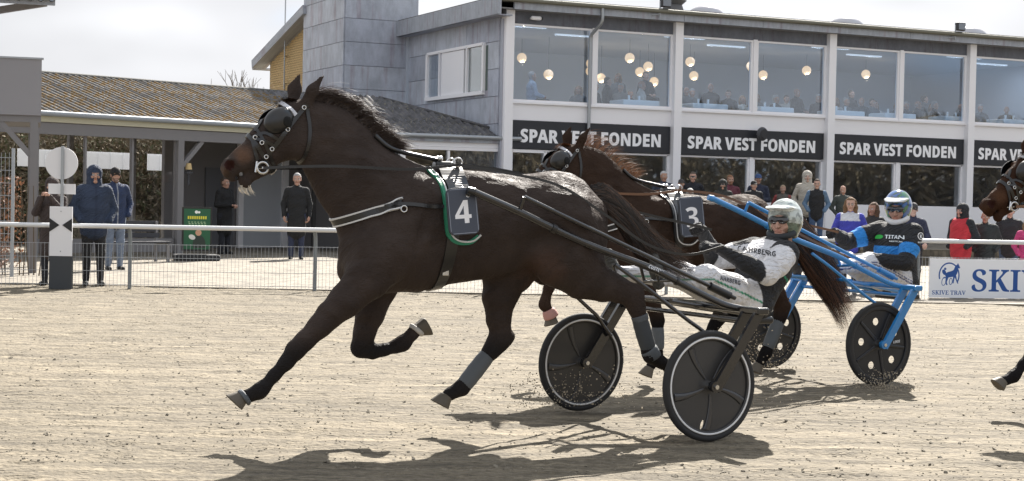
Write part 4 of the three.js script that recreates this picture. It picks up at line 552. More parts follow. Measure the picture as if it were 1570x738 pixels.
dn.forEach(([x, top, z, k], i) => { const r = hash2(i, 7, 3), p = inStand(x, 0, z), y = top - 1.76 + .02; makePerson({ label: dl[k], group: [2, 5].includes(k) ? undefined : 'diners upstairs in ' + ['dark', 'cream', '', 'grey', 'tan'][k], pos: [p[0], y, p[2]], turn: FR.turn - Math.PI / 2 + (k === 2 ? 1.4 : (r - .5) * 2.4), seated: true, arms: 'table', coat: 'shirt', top: dk2[k], stripe: k === 5 ? [1.2, .1, [.05, .05, .05]] : undefined, h: 1.76, head: ['short', 'bald', 'short', 'long'][i % 4], hair: [[.3, .3, .3], [.4, .4, .4], [.06, .045, .035], [.2, .13, .08]][i % 4], skin: skinTones[i % 4], cell: .011 }); });
// tables with cloths, chairs hidden by them, and globe lamps
const clothW = mat([.72, .74, .74], .85);
[[2.3, -1.3], [4.2, -.6], [6.42, -.6], [8.64, -.6], [11.13, -.6], [13.0, -.6], [15.23, -.6], [17.49, -.6]].forEach(([x, z], i) => { const p = inStand(x, 3.33, z), t = thing('dining_table', i ? 'white-clothed dining table at the upstairs windows' : 'bare metal-legged table at the corner window', 'table', p, FR.turn, i ? 'clothed tables upstairs' : undefined); if (i) { mesh('tablecloth', rbox(1.15, .3, .8, .03, 0, .75, 0), clothW, t); mesh('pedestal', bar([0, 0, 0], [0, .7, 0], .05), galv, t); for (const dx of [-.2, .12]) { mesh('glass', new THREE.CylinderGeometry(.035, .03, .14, 10).translate(dx, .97, .05), phys([.8, .85, .88], .1), t); } } else { mesh('top', box(1.2, .05, .7, 0, .78, 0), clothW, t); for (const [a, b] of [[-.55, .3], [.55, .3], [-.55, -.3], [.55, -.3]]) mesh('leg', bar([a, 0, b], [a, .76, b], .02), galv, t); } });
[[2.81, 5.64, -5], [3.21, 5.11, -4], [5.38, 5.65, -5.5], [5.89, 5.5, -6.5], [5.35, 5.64, -3], [5.75, 5.22, -5.5], [6.54, 5.52, -4], [7.38, 5.53, -6], [8.19, 5.29, -6.5], [7.7, 5.69, -3.5], [9.05, 5.46, -5.5], [9.87, 5.68, -3.5], [11.31, 5.57, -5], [12.27, 5.7, -4], [14.94, 5.75, -4.5]].forEach(([x, y, z], i) => { const l = thing('globe_lamp', 'warm lit paper globe lamp hanging in the upstairs room', 'lamp', inStand(x, y, z), FR.turn, 'globe lamps upstairs'); mesh('globe', new THREE.SphereGeometry(.145, 20, 14), mat([.8, .66, .52], .7, { emissive: lin(1, .6, .3), emissiveIntensity: .24 }), l); mesh('cord', bar([0, .16, 0], [0, 6.2 - y, 0], .006), darkWood, l); const p = new THREE.PointLight(lin(1, .72, .45), .12); p.position.set(0, -.22, .1); p.castShadow = true; l.add(p); });
// ---------------------------------------------------------------- horses (local frame: x forward, y up, near side at negative z)
const furBump = noiseTex(512, (u, v) => .22 * fbm(u * 60, v * 160, 3, 4, 60, 160) + .78 * fbm(u * 11, v * 11, 4, 9, 11, 11), false), furRough = noiseTex(512, (u, v) => .5 + .5 * fbm(u * 16, v * 16, 5, 19, 16, 16), false);
const leather = phys([.009, .009, .01], .35, { clearcoat: .3, clearcoatRoughness: .3 });
const leatherTan = phys([.16, .075, .035], .5);
const steel = phys([.62, .62, .62], .22, { metalness: 1 });
const whiteStrap = mat([.6, .6, .6], .5), greenTrim = mat([.02, .2, .11], .6), greyBoot = mat([.09, .1, .11], .75), whiteBoot = mat([.5, .48, .45], .7), pinkBoot = mat([.42, .22, .19], .7);
const hoofMat = mat([.10, .085, .065], .65);
const N_ = -1;   // near side
const poseA = {
  LF: [[.6, 1.12, -.16, .15], [.735, .97, -.16, .125], [.87, .83, -.15, .098], [1.014, .685, -.14, .066], [1.1, .6, -.14, .055], [1.154, .546, -.14, .054], [1.206, .476, -.14, .041], [1.276, .402, -.14, .034], [1.335, .335, -.14, .036], [1.362, .312, -.14, .043], [1.42, .287, -.14, .033], [1.45, .28, -.14, .036]],
  LFh: { c: [1.452, .281, -.14], s: [1.492, .238, -.14], toe: [.93, -.2, 0] },
  RF: [[.6, 1.1, .16, .14], [.585, .9, .155, .115], [.635, .74, .15, .082], [.672, .62, .14, .064], [.69, .53, .14, .06], [.62, .505, .14, .043], [.551, .513, .14, .035], [.47, .535, .14, .038], [.429, .553, .14, .045], [.37, .61, .14, .034], [.345, .635, .14, .036]],
  RFh: { c: [.342, .638, .14], s: [.285, .672, .14], toe: [-.55, -.5, 0] },
  RH: [[-.4, 1.26, .13, .22], [-.24, 1.03, .13, .18], [-.19, .86, .13, .115], [-.182, .7, .13, .074], [-.2, .585, .13, .066], [-.165, .54, .13, .058], [-.131, .495, .13, .046], [-.04, .394, .13, .037], [.03, .3, .13, .038], [.055, .272, .13, .044], [.118, .243, .13, .033], [.14, .23, .13, .035]],
  RHh: { c: [.148, .225, .13], s: [.178, .168, .13], toe: [.98, -.12, 0] }, RHp: [-.262, .59, .13],
  LH: [[-.48, 1.3, -.14, .23], [-.49, 1.1, -.15, .2], [-.62, .99, -.15, .15], [-.76, .93, -.15, .105], [-.87, .89, -.15, .072], [-.95, .86, -.15, .064], [-.985, .79, -.15, .05], [-1.04, .62, -.15, .037], [-1.075, .52, -.15, .04], [-1.095, .485, -.15, .046], [-1.155, .448, -.15, .035], [-1.185, .43, -.15, .036]],
  LHh: { c: [-1.19, .428, -.15], s: [-1.245, .425, -.15], toe: [-.3, -.95, 0] }, LHp: [-1.0, .905, -.15],
};
const poseB = {
  LF: [[.6, 1.12, -.16, .15], [.6, .97, -.16, .12], [.52, .8, -.15, .09], [.43, .68, -.14, .066], [.39, .6, -.14, .056], [.375, .54, -.14, .056], [.37, .46, -.14, .041], [.362, .36, -.14, .034], [.365, .28, -.14, .036], [.368, .24, -.14, .043], [.42, .17, -.14, .033], [.435, .15, -.14, .036]],
  LFh: { c: [.437, .145, -.14], s: [.465, .075, -.14], toe: [.98, -.1, 0] },
  RF: [[.6, 1.12, .16, .14], [.8, 1.03, .155, .115], [1.0, .98, .15, .085], [1.1, .93, .14, .064], [1.21, .885, .14, .058], [1.25, .8, .14, .043], [1.275, .72, .14, .036], [1.285, .68, .14, .038], [1.285, .655, .14, .045], [1.245, .6, .14, .034], [1.23, .575, .14, .036]],
  RFh: { c: [1.228, .572, .14], s: [1.205, .5, .14], toe: [.9, -.3, 0] },
  RH: [[-.42, 1.24, .13, .22], [-.28, 1.03, .13, .18], [-.28, .86, .13, .115], [-.33, .7, .13, .074], [-.37, .59, .13, .066], [-.33, .53, .13, .054], [-.29, .47, .13, .044], [-.2, .34, .13, .037], [-.16, .26, .13, .038], [-.145, .23, .13, .044], [-.09, .17, .13, .033], [-.075, .15, .13, .035]],
  RHh: { c: [-.072, .148, .13], s: [-.045, .078, .13], toe: [.98, -.12, 0] }, RHp: [-.43, .6, .13],
  LH: [[-.48, 1.26, -.14, .22], [-.5, 1.05, -.15, .19], [-.64, .9, -.15, .125], [-.74, .76, -.15, .078], [-.8, .66, -.15, .066], [-.785, .58, -.15, .054], [-.76, .51, -.15, .044], [-.7, .37, -.15, .037], [-.665, .29, -.15, .039], [-.65, .255, -.15, .046], [-.605, .185, -.15, .034], [-.59, .165, -.15, .036]],
  LHh: { c: [-.588, .162, -.15], s: [-.56, .09, -.15], toe: [.95, -.25, 0] }, LHp: [-.86, .67, -.15],
};
function horseField(P) {
  const F = new Field();
  F.add([.42, 1.225, 0], [-.1, 1.272, 0], .345, .298, { sz: .83, k: .08 });
  F.add([-.1, 1.285, 0], [-.5, 1.335, 0], .285, .262, { sz: .98, k: .1 });
  F.add([-.48, 1.345, 0], [-.6, 1.22, 0], .245, .205, { sz: .95, k: .1 });
  F.add([-.6, 1.42, 0], [-.72, 1.36, 0], .12, .07, { k: .1 });
  F.add([.5, 1.2, 0], [.64, 1.1, 0], .3, .225, { sz: .86, k: .1 });
  F.add([.4, 1.5, 0], [.1, 1.475, 0], .1, .09, { sz: .6, k: .12 });
  for (const s of [-1, 1]) {
    F.add([.38, 1.42, s * .14], [.68, 1.08, s * .15], .13, .125, { k: .08 });
    F.add([.7, 1.12, s * .09], [.76, 1.0, s * .1], .12, .09, { k: .05 });
    F.add([-.42, 1.42, s * .17], [-.36, 1.3, s * .19], .09, .1, { k: .09 });
    F.add([-.62, 1.3, s * .1], [-.64, 1.1, s * .12], .16, .13, { k: .08 });
    F.add([.44, 1.2, s * .225], [.6, 1.0, s * .2], .07, .055, { k: .035 });
    F.add([.5, 1.42, s * .15], [.74, 1.16, s * .16], .06, .07, { k: .04 });
    F.add([.78, 1.62, s * .09], [.62, 1.4, s * .13], .06, .07, { k: .05 });
    F.add([1.0, 1.66, s * .095], [.8, 1.3, s * .165], .012, .02, { sub: true, k: .05 });
    F.add([.4, 1.38, s * .3], [.5, 1.1, s * .305], .012, .014, { sub: true, k: .05 });
    F.add([-.3, 1.12, s * .2], [-.5, .98, s * .2], .08, .07, { k: .05 });
    F.add([.38, 1.16, s * .33], [.47, .93, s * .27], .03, .03, { sub: true, k: .045 });
    F.add([.52, 1.52, s * .2], [.8, 1.2, s * .245], .02, .025, { sub: true, k: .045 });
    F.ball([-.36, 1.43, s * .25], .035, { k: .05 });
    F.add([-.14, 1.24, s * .33], [-.24, 1.0, s * .285], .03, .03, { sub: true, k: .05 });
    F.add([-.58, 1.34, s * .3], [-.7, 1.05, s * .245], .018, .018, { sub: true, k: .04 });
  }
  F.chain([[.56, 1.33, 0, .28], [.7, 1.475, 0, .24], [.85, 1.635, 0, .195], [.975, 1.79, 0, .155], [1.06, 1.865, 0, .125]], { sz: .56, k: .09 });
  // head
  F.add([1.13, 1.82, 0], [1.26, 1.755, 0], .15, .12, { sz: .6, k: .05 });
  F.add([1.19, 1.9, 0], [1.36, 1.755, 0], .075, .06, { sz: .95, k: .04 });
  F.add([1.26, 1.75, 0], [1.43, 1.64, 0], .112, .078, { sz: .68, k: .04 });
  F.add([1.43, 1.645, 0], [1.515, 1.592, 0], .076, .062, { sz: .82, k: .03 });
  F.add([1.53, 1.565, 0], [1.51, 1.538, 0], .038, .032, { sz: 1.1, k: .02 });
  F.add([1.31, 1.61, 0], [1.435, 1.53, 0], .055, .038, { sz: .8, k: .018 });
  F.ball([1.435, 1.505, 0], .034, { k: .02 });
  for (const s of [-1, 1]) {
    F.add([1.19, 1.79, s * .055], [1.13, 1.74, s * .06], .075, .08, { sz: .6, k: .035 });
    F.add([1.24, 1.905, s * .08], [1.22, 1.9, s * .08], .032, .03, { k: .03 });
    F.add([1.28, 1.79, s * .062], [1.38, 1.715, s * .05], .018, .012, { k: .04 });
    F.add([1.525, 1.615, s * .045], [1.548, 1.585, s * .045], .032, .026, { k: .02 });
    F.add([1.545, 1.615, s * .075], [1.528, 1.593, s * .07], .021, .024, { sub: true, k: .012 });
  }
  F.add([1.46, 1.555, -.1], [1.46, 1.555, .1], .012, .012, { sub: true, k: .01 });
  F.add([1.49, 1.535, -.1], [1.49, 1.535, .1], .01, .01, { sub: true, k: .01 });
  // ears
  for (const [s, a, b, c] of [[-1, [1.115, 1.95, -.065], [1.065, 2.045, -.09], [1.005, 2.14, -.09]], [1, [1.15, 1.965, .06], [1.14, 2.06, .075], [1.115, 2.145, .075]]]) { F.add(a, b, .036, .04, { sz: .62, k: .025 }); F.add(b, c, .04, .006, { sz: .62, k: .015 }); }
  for (const l of ['LF', 'RF']) F.chain(P[l], { k: .028 });
  for (const l of ['LH', 'RH']) { F.chain(P[l], { k: .035 }); F.add(P[l + 'p'], P[l].at(-6).slice(0, 3), .026, .035, { k: .03 }); }
  return F;
}
function hoofGeo({ c, s, toe }, r = .055) {
  const C = V(...c), S = V(...s), ax = S.clone().sub(C).normalize(), f = V(...toe).addScaledVector(ax, -V(...toe).dot(ax)).normalize(), sd = ax.clone().cross(f), L = [], n = 20;
  const ring = (t, rr, fw) => { const o = C.clone().lerp(S, t); const a = []; for (let i = 0; i < n; i++) { const q = i / n * Math.PI * 2, cx = Math.cos(q), x = cx > 0 ? cx * (1 + fw) : Math.max(-.72, cx) * .95; a.push(o.clone().addScaledVector(f, x * rr).addScaledVector(sd, Math.sin(q) * rr * .92)); } return a; };
  const R = [ring(-.12, r * .72, 0), ring(0, r * .84, .08), ring(.9, r * 1.08, .42), ring(1.02, r * 1.1, .42), ring(1.0, r * .9, .3), ring(.85, r * .5, .1)];
  const pos = [], idx = []; R.forEach(a => a.forEach(p => pos.push(p.x, p.y, p.z)));
  for (let k = 0; k + 1 < R.length; k++) for (let i = 0; i < n; i++) { const a = k * n + i, b = k * n + (i + 1) % n; idx.push(a, b, a + n, b, b + n, a + n); }
  for (let i = 1; i + 1 < n; i++) { const b = (R.length - 1) * n; idx.push(b, b + i, b + i + 1); }
  const g = new THREE.BufferGeometry(); g.setAttribute('position', new THREE.Float32BufferAttribute(pos, 3)); g.setIndex(idx); g.computeVertexNormals(); return g;
}
// sleeve round a leg between two points of its chain
function sleeve(a, b, ra, rb, bulge = .004) { const A = V(...a), B = V(...b), d = B.clone().sub(A), l = d.length(), pts = []; for (let i = 0; i <= 12; i++) { const t = i / 12; pts.push(new THREE.Vector2(lerp(ra, rb, t) + Math.sin(t * Math.PI) * bulge + (i % 3 === 0 ? .0015 : 0) - (i === 0 || i === 12 ? .008 : 0), t * l)); } const g = new THREE.LatheGeometry(pts, 18); g.applyQuaternion(new THREE.Quaternion().setFromUnitVectors(YUP, d.normalize())); return g.translate(...a); }

function makeHorse(P, o) {
  const F = horseField(P), R = mulberry(o.seed), root = thing('horse', o.label, 'horse', o.pos, o.turn);
  root.scale.setScalar(o.scale || 1);
  const B = o.coat, coat = (x, y, z, id, nx, ny) => {
    let c = B.slice(); const n = .75 + .5 * fbm(x * 9, y * 9 + z * 5, 3, 2); c = c.map(v => v * n);
    const nose = sstep(.075, .02, Math.hypot(x - 1.46, y - 1.665)) * .8 + sstep(.05, .0, Math.hypot(x - 1.57, y - 1.57)) * .5; c = c.map((v, i) => lerp(v, o.muzzle[i], clamp(nose) * (.5 + .5 * fbm(x * 40, y * 40, 2, 5))));
    const fl = sstep(.2, .05, Math.hypot((x + .33) * 1.2, y - 1.02)) * sstep(.3, .6, fbm(x * 12, y * 12, 3, 6) + .1); c = c.map((v, i) => lerp(v, o.flank[i], fl * .6));
    if (Math.hypot(x - 1.538, y - 1.603) < .03 && Math.abs(z) > .04) c = [.03, .012, .01];
    if (y < .62) { const t = sstep(.66, .5, y); c = c.map((v, i) => lerp(v, o.leg[i], t)); }
    return c;
  };
  const fur = phys([1, 1, 1], .8, { vertexColors: true, bumpMap: furBump, bumpScale: .02, roughnessMap: furRough, ior: o.gloss || 1.12 });
  const bg = F.mesh(.0115, coat, 1.6); { const p = bg.attributes.position, n = bg.attributes.normal; for (let i = 0; i < p.count; i++) { const x = p.getX(i), y = p.getY(i), z = p.getZ(i), w = sstep(.55, .8, y) * (x > 1.05 ? .3 : 1), a = (fbm(x * 4 + y * 3 + 20, y * 7 - x * 2 + z * 4 + 20, 3, 501) - .5) * .03 * w + (fbm(x * 16 + 9, y * 16 + z * 9 + 9, 2, 511) - .5) * .006 * w; p.setXYZ(i, x + n.getX(i) * a, y + n.getY(i) * a, z + n.getZ(i) * a); } bg.computeVertexNormals(); }
  const body = mesh('body', bg, fur, root);
  body.userData.label = o.coatLabel;
  for (const l of ['LF', 'RF', 'LH', 'RH']) mesh('hoof', hoofGeo(P[l + 'h'], .052), hoofMat, root);
  for (const s of [-1, 1]) mesh('eye', new THREE.SphereGeometry(.019, 14, 10).translate(1.25, 1.9, s * .097), phys([.012, .008, .006], .08, { clearcoat: 1 }), root);
  // mane along the crest
  const crest = curvePts([[1.12, 2.0], [1.04, 1.985], [.95, 1.955], [.85, 1.89], [.76, 1.8], [.68, 1.7], [.62, 1.64], [.57, 1.61]], 200), st = [];
  for (let i = 0; i < o.maneN * 2.4; i++) {
    const t = Math.pow(R(), .9), q = crest[Math.floor(t * 199)], h = F.hit(V(q.x - .03, q.y + .25, (R() - .5) * .05), V(.06, -1, 0).normalize(), .6); if (!h) continue;
    const len = o.maneLen * (.35 + .85 * R() + (R() > .93 ? .4 : 0)) * (1 - .35 * t), side = o.maneSide * (.2 + .8 * R()) + (R() - .5) * .7; let d = V(-.75 - .4 * R(), .75 + (R() - .4) * .7 + o.maneUp, side * .55).normalize(), p = h.clone().addScaledVector(d, -.012); const pts = [p.clone()];
    for (let k = 0; k < 5; k++) { p = p.clone().addScaledVector(d, len / 5); pts.push(p); d = d.clone().add(V(-.12 - .1 * R(), -.16 - .3 * R() * (1 - o.maneUp), side * .13 + (R() - .5) * .12)).normalize(); }
    st.push({ p: pts, s: .6 + .8 * R(), side: V(.3 - R(), .3, R() - .5).normalize() });
  }
  mesh('mane', hair(st, .0036), phys(o.mane, .6, { side: THREE.DoubleSide, transmission: .35 }), root);
  const fl = []; for (let i = 0; i < 90; i++) { let p = V(1.13 + R() * .05, 1.975 + R() * .02, (R() - .5) * .07), d = V(.5 + R() * .6, .25, (R() - .5) * .9).normalize(); const pts = [p.clone()]; for (let k = 0; k < 4; k++) { p = p.clone().addScaledVector(d, .03); pts.push(p); d = d.clone().add(V(.15, -.45, 0)).normalize(); } fl.push({ p: pts, side: V(0, 1, .3) }); }
  mesh('forelock', hair(fl, .006), phys(o.mane, .45, { side: THREE.DoubleSide }), root);
  if (o.beard) { const bd = []; for (let i = 0; i < 34; i++) { let p = V(1.4 + R() * .07, 1.5 - R() * .03, (R() - .5) * .07), d = V(-.3 + R() * .25, -.8, (R() - .5) * .3).normalize(); const pts = [p.clone()]; for (let k = 0; k < 3; k++) { p = p.clone().addScaledVector(d, .011 + R() * .01); pts.push(p); d = d.clone().add(V(-.35, .1, 0)).normalize(); } bd.push({ p: pts, side: V(0, 0, 1) }); } mesh('lip_foam', hair(bd, .007), mat([.55, .5, .42], .7, { side: THREE.DoubleSide }), root); }
  // tail
  const tl = []; const tc = curvePts(o.tail, 60), tn = tc.length;
  for (let i = 0; i < o.tailN * 2.3; i++) {
    const a = R() * Math.PI * 2, r = Math.sqrt(R()), e = .55 + .45 * R(), off = (R() - .5), pts = []; const s0 = i % 3 ? 0 : R() * .4;
    for (let k = 0; k <= 9; k++) { const t = s0 + (e - s0) * k / 9, q = tc[Math.min(tn - 1, Math.floor(t * (tn - 1)))], w = o.tailW * (.3 + 1.1 * Math.sin(Math.min(1, t * 1.25) * Math.PI * .62)); pts.push(V(q.x + (R() - .5) * .02 + Math.sin(t * 9 + a * 3) * .012, q.y + Math.sin(t * 11 + a * 5) * .014 + Math.cos(a + off * t * 2) * r * w * 1.15 + (R() - .5) * .012 - .08 * t * t * R(), q.z + Math.sin(a + off * t * 2) * r * w)); }
    tl.push({ p: pts, s: .7 + .8 * R(), side: V(R() - .5, R() - .5, 1).normalize() });
  }
  const half = Math.floor(tl.length * .6);
  const tail = mesh('tail', hair(tl.slice(0, half), .0042), phys(o.tailCol, .55, { side: THREE.DoubleSide, transmission: .2 }), root);
  mesh('tail_hair', hair(tl.slice(half), .0038), phys(o.tailTip, .6, { side: THREE.DoubleSide, transmission: .35 }), tail);
  // bridle
  const hx = V(.565, .825, 0), br = [], wb = [];
  br.push(drape(F, [[1.1, 1.965], [1.19, 1.85], [1.285, 1.715], [1.365, 1.605]], N_, .024), drape(F, [[1.1, 1.965], [1.19, 1.85], [1.285, 1.715], [1.365, 1.605]], 1, .024));
  br.push(hoop(F, [1.365, 1.69, 0], [.565, .825, 0], [0, 0, 1], .024, .007, 0, Math.PI * 2, 40, .002, .2), hoop(F, [1.33, 1.71, 0], [.45, .9, 0], [0, 0, 1], .018, .006, 0, Math.PI * 2, 40, .002, .22));
  br.push(drape(F, [[1.395, 1.77], [1.34, 1.79], [1.27, 1.76]], N_, .018), drape(F, [[1.385, 1.755], [1.33, 1.74], [1.28, 1.715]], N_, .018), drape(F, [[1.1, 1.94], [1.085, 1.8], [1.12, 1.64], [1.16, 1.605]], N_, .02), drape(F, [[1.24, 1.985], [1.32, 1.9], [1.39, 1.8]], N_, .02), drape(F, [[1.405, 1.74], [1.385, 1.65], [1.36, 1.56]], N_, .02));
  const bridle = mesh('bridle', br.filter(Boolean), leather, root);
  wb.push(hoop(F, [1.17, 1.9, 0], [.75, .75, 0], [0, 0, 1], .024, .009, -1.6, 1.6, 30, .004, .25)); 
  mesh('browband', wb, phys([.55, .56, .6], .3), bridle);
  for (const s of [-1, 1]) {
    const g = new THREE.SphereGeometry(1, 28, 16, 0, Math.PI * 2, 0, Math.PI * .5); g.rotateX(s * Math.PI / 2); g.scale(.092, .072, .05); g.rotateZ(-.62); g.translate(1.265, 1.865, s * .088);
    const cup = mesh('blinker', g, leather, bridle);
    const h = new THREE.SphereGeometry(.026, 16, 10); h.scale(1, 1.25, .4); h.rotateZ(-.3); h.translate(1.222, 1.858, s * .134); mesh('blinker_hole', h, mat([.006, .006, .006], .9), cup);
    const bit = mesh('bit_ring', [new THREE.TorusGeometry(.032, .007, 8, 26).translate(1.352, 1.592, s * .085), bar([1.392, 1.565, s * .08], [1.384, 1.628, s * .08], .008), bar([1.352, 1.592, s * .085], [1.405, 1.58, 0], .006)], steel, bridle);
    for (const [x, y] of [[1.3, 1.70], [1.33, 1.655], [1.215, 1.815], [1.395, 1.765], [1.36, 1.735], [1.12, 1.945]]) { const p = F.hit(V(x, y, s * .5), V(0, 0, -s), 1); if (p) mesh('buckle', new THREE.TorusGeometry(.011, .0035, 6, 14).translate(p.x, p.y, p.z + s * .012), steel, bridle); }
  }
  // harness
  const har = [], c1 = [.26, 1.22, 0];
  const pad = mesh('saddle', [hoop(F, [.2, 1.22, 0], [.05, 1, 0], [0, 0, 1], .15, .028, -1.05, 1.05, 40, .004), rbox(.12, .07, .1, .02, .24, 1.625, 0)], leather, root);
  mesh('girth', hoop(F, c1, [-.1, 1, 0], [0, 0, 1], .075, .008, 0, Math.PI * 2, 64, .003, .47), leather, pad);
  const trim = [[.36, 1.6], [.325, 1.5], [.305, 1.3], [.29, 1.22], [.24, 1.185], [.15, 1.185], [.1, 1.22]];
  mesh('saddle_trim', [drape(F, trim, N_, .024, .014, .004), drape(F, trim, 1, .024, .014, .004)], o.trim || greenTrim, pad);
  mesh('saddle_piping', drape(F, trim.map(p => [p[0] - .014, p[1] + .008]), N_, .009, .016, .006), whiteStrap, pad);
  const bc = (w, dy, t) => hoop(F, [.42, 1.45 + dy, 0], [1, -.34, 0], [0, 0, 1], w, t, -1.02, 1.02, 60, .004, .9);
  const breast = mesh('breast_collar', bc(.05, 0, .008), leather, root);
  mesh('collar_edge', [bc(.009, .024, .011), bc(.009, -.024, .011)], whiteStrap, breast);
  mesh('trace', drape(F, [[.66, 1.385], [.55, 1.395], [.4, 1.39], [.28, 1.39]], N_, .022, .006, .01), leather, breast);
  const hw = []; for (const s of [-1, 1]) { hw.push(new THREE.TorusGeometry(.026, .006, 8, 20).translate(.17, 1.655, s * .07), new THREE.SphereGeometry(.018, 12, 8).translate(.27, 1.675, s * .03)); const p = F.hit(V(.24, 1.45, s * .7), V(0, 0, -s), 1); hw.push(bar([p.x, p.y, p.z], [.22, 1.46, s * .42], .014), new THREE.SphereGeometry(.022, 12, 8).translate(.24, 1.49, s * .36)); const e = F.hit(V(.56, 1.372, s * .7), V(0, 0, -s), 1); hw.push(new THREE.TorusGeometry(.018, .005, 6, 16).translate(e.x, e.y, e.z + s * .012)); const e2 = F.hit(V(.28, 1.0, s * .7), V(0, 0, -s), 1); hw.push(rbox(.04, .035, .01, .004, e2.x, e2.y, e2.z + s * .014)); }
  mesh('harness_fittings', hw, steel, pad);
  mesh('overcheck', [tube([[.68, 1.8, -.05], [.6, 1.735, -.06], [.5, 1.705, -.04], [.38, 1.685, -.01], [.27, 1.665, 0]], .0145, 40)], leather, bridle);
  mesh('back_strap', hoop(F, [0, 1.22, .0], [.0, 1, 0], [1, 0, 0], .03, .006, Math.PI * -.2, .35, 30, .003), leather, pad);
  if (o.plate) {
    const pl = thing0('number_plate', root); const g = new THREE.ExtrudeGeometry(rrect(.195, .285, .035), { depth: .012, bevelEnabled: true, bevelSize: .003, bevelThickness: .003, bevelSegments: 2 });
    const gg = g.rotateY(Math.PI); const sh = mesh('plate_board', gg, mat([.055, .06, .075], .55), pl);
    const tx = canvasTex(256, 384, (c, w, h) => { c.fillStyle = '#3f4552'; c.fillRect(0, 0, w, h); c.strokeStyle = '#8d93a0'; c.lineWidth = 5; c.strokeRect(12, 12, w - 24, h - 24); c.fillStyle = '#e9e9ec'; c.font = 'bold 262px sans-serif'; c.textAlign = 'center'; c.textBaseline = 'middle'; c.fillText(o.plate, w / 2, h * .52); });
    const sg = new THREE.ShapeGeometry(rrect(.19, .28, .034), 8), uv = sg.attributes.uv, pp = sg.attributes.position; for (let i = 0; i < uv.count; i++) uv.setXY(i, pp.getX(i) / .2 + .5, pp.getY(i) / .29 + .5); sg.rotateY(Math.PI); sg.translate(0, 0, -.019);
    mesh('plate_number', sg, mat('#ffffff', .5, { map: tx }), pl);
    mesh('plate_clip', bar([0, .1, .0], [.0, .12, .12], .01), leather, pl); mesh('plate_clip', bar([0, -.05, 0], [0, -.05, .12], .01), leather, pl);
    pl.position.set(...o.platePos); pl.scale.setScalar(o.plateScale || 1); pl.rotation.set(.08, .06, -.09);
  }
  o.extra && o.extra(root, F, P, bridle, pad);
  return root;
}

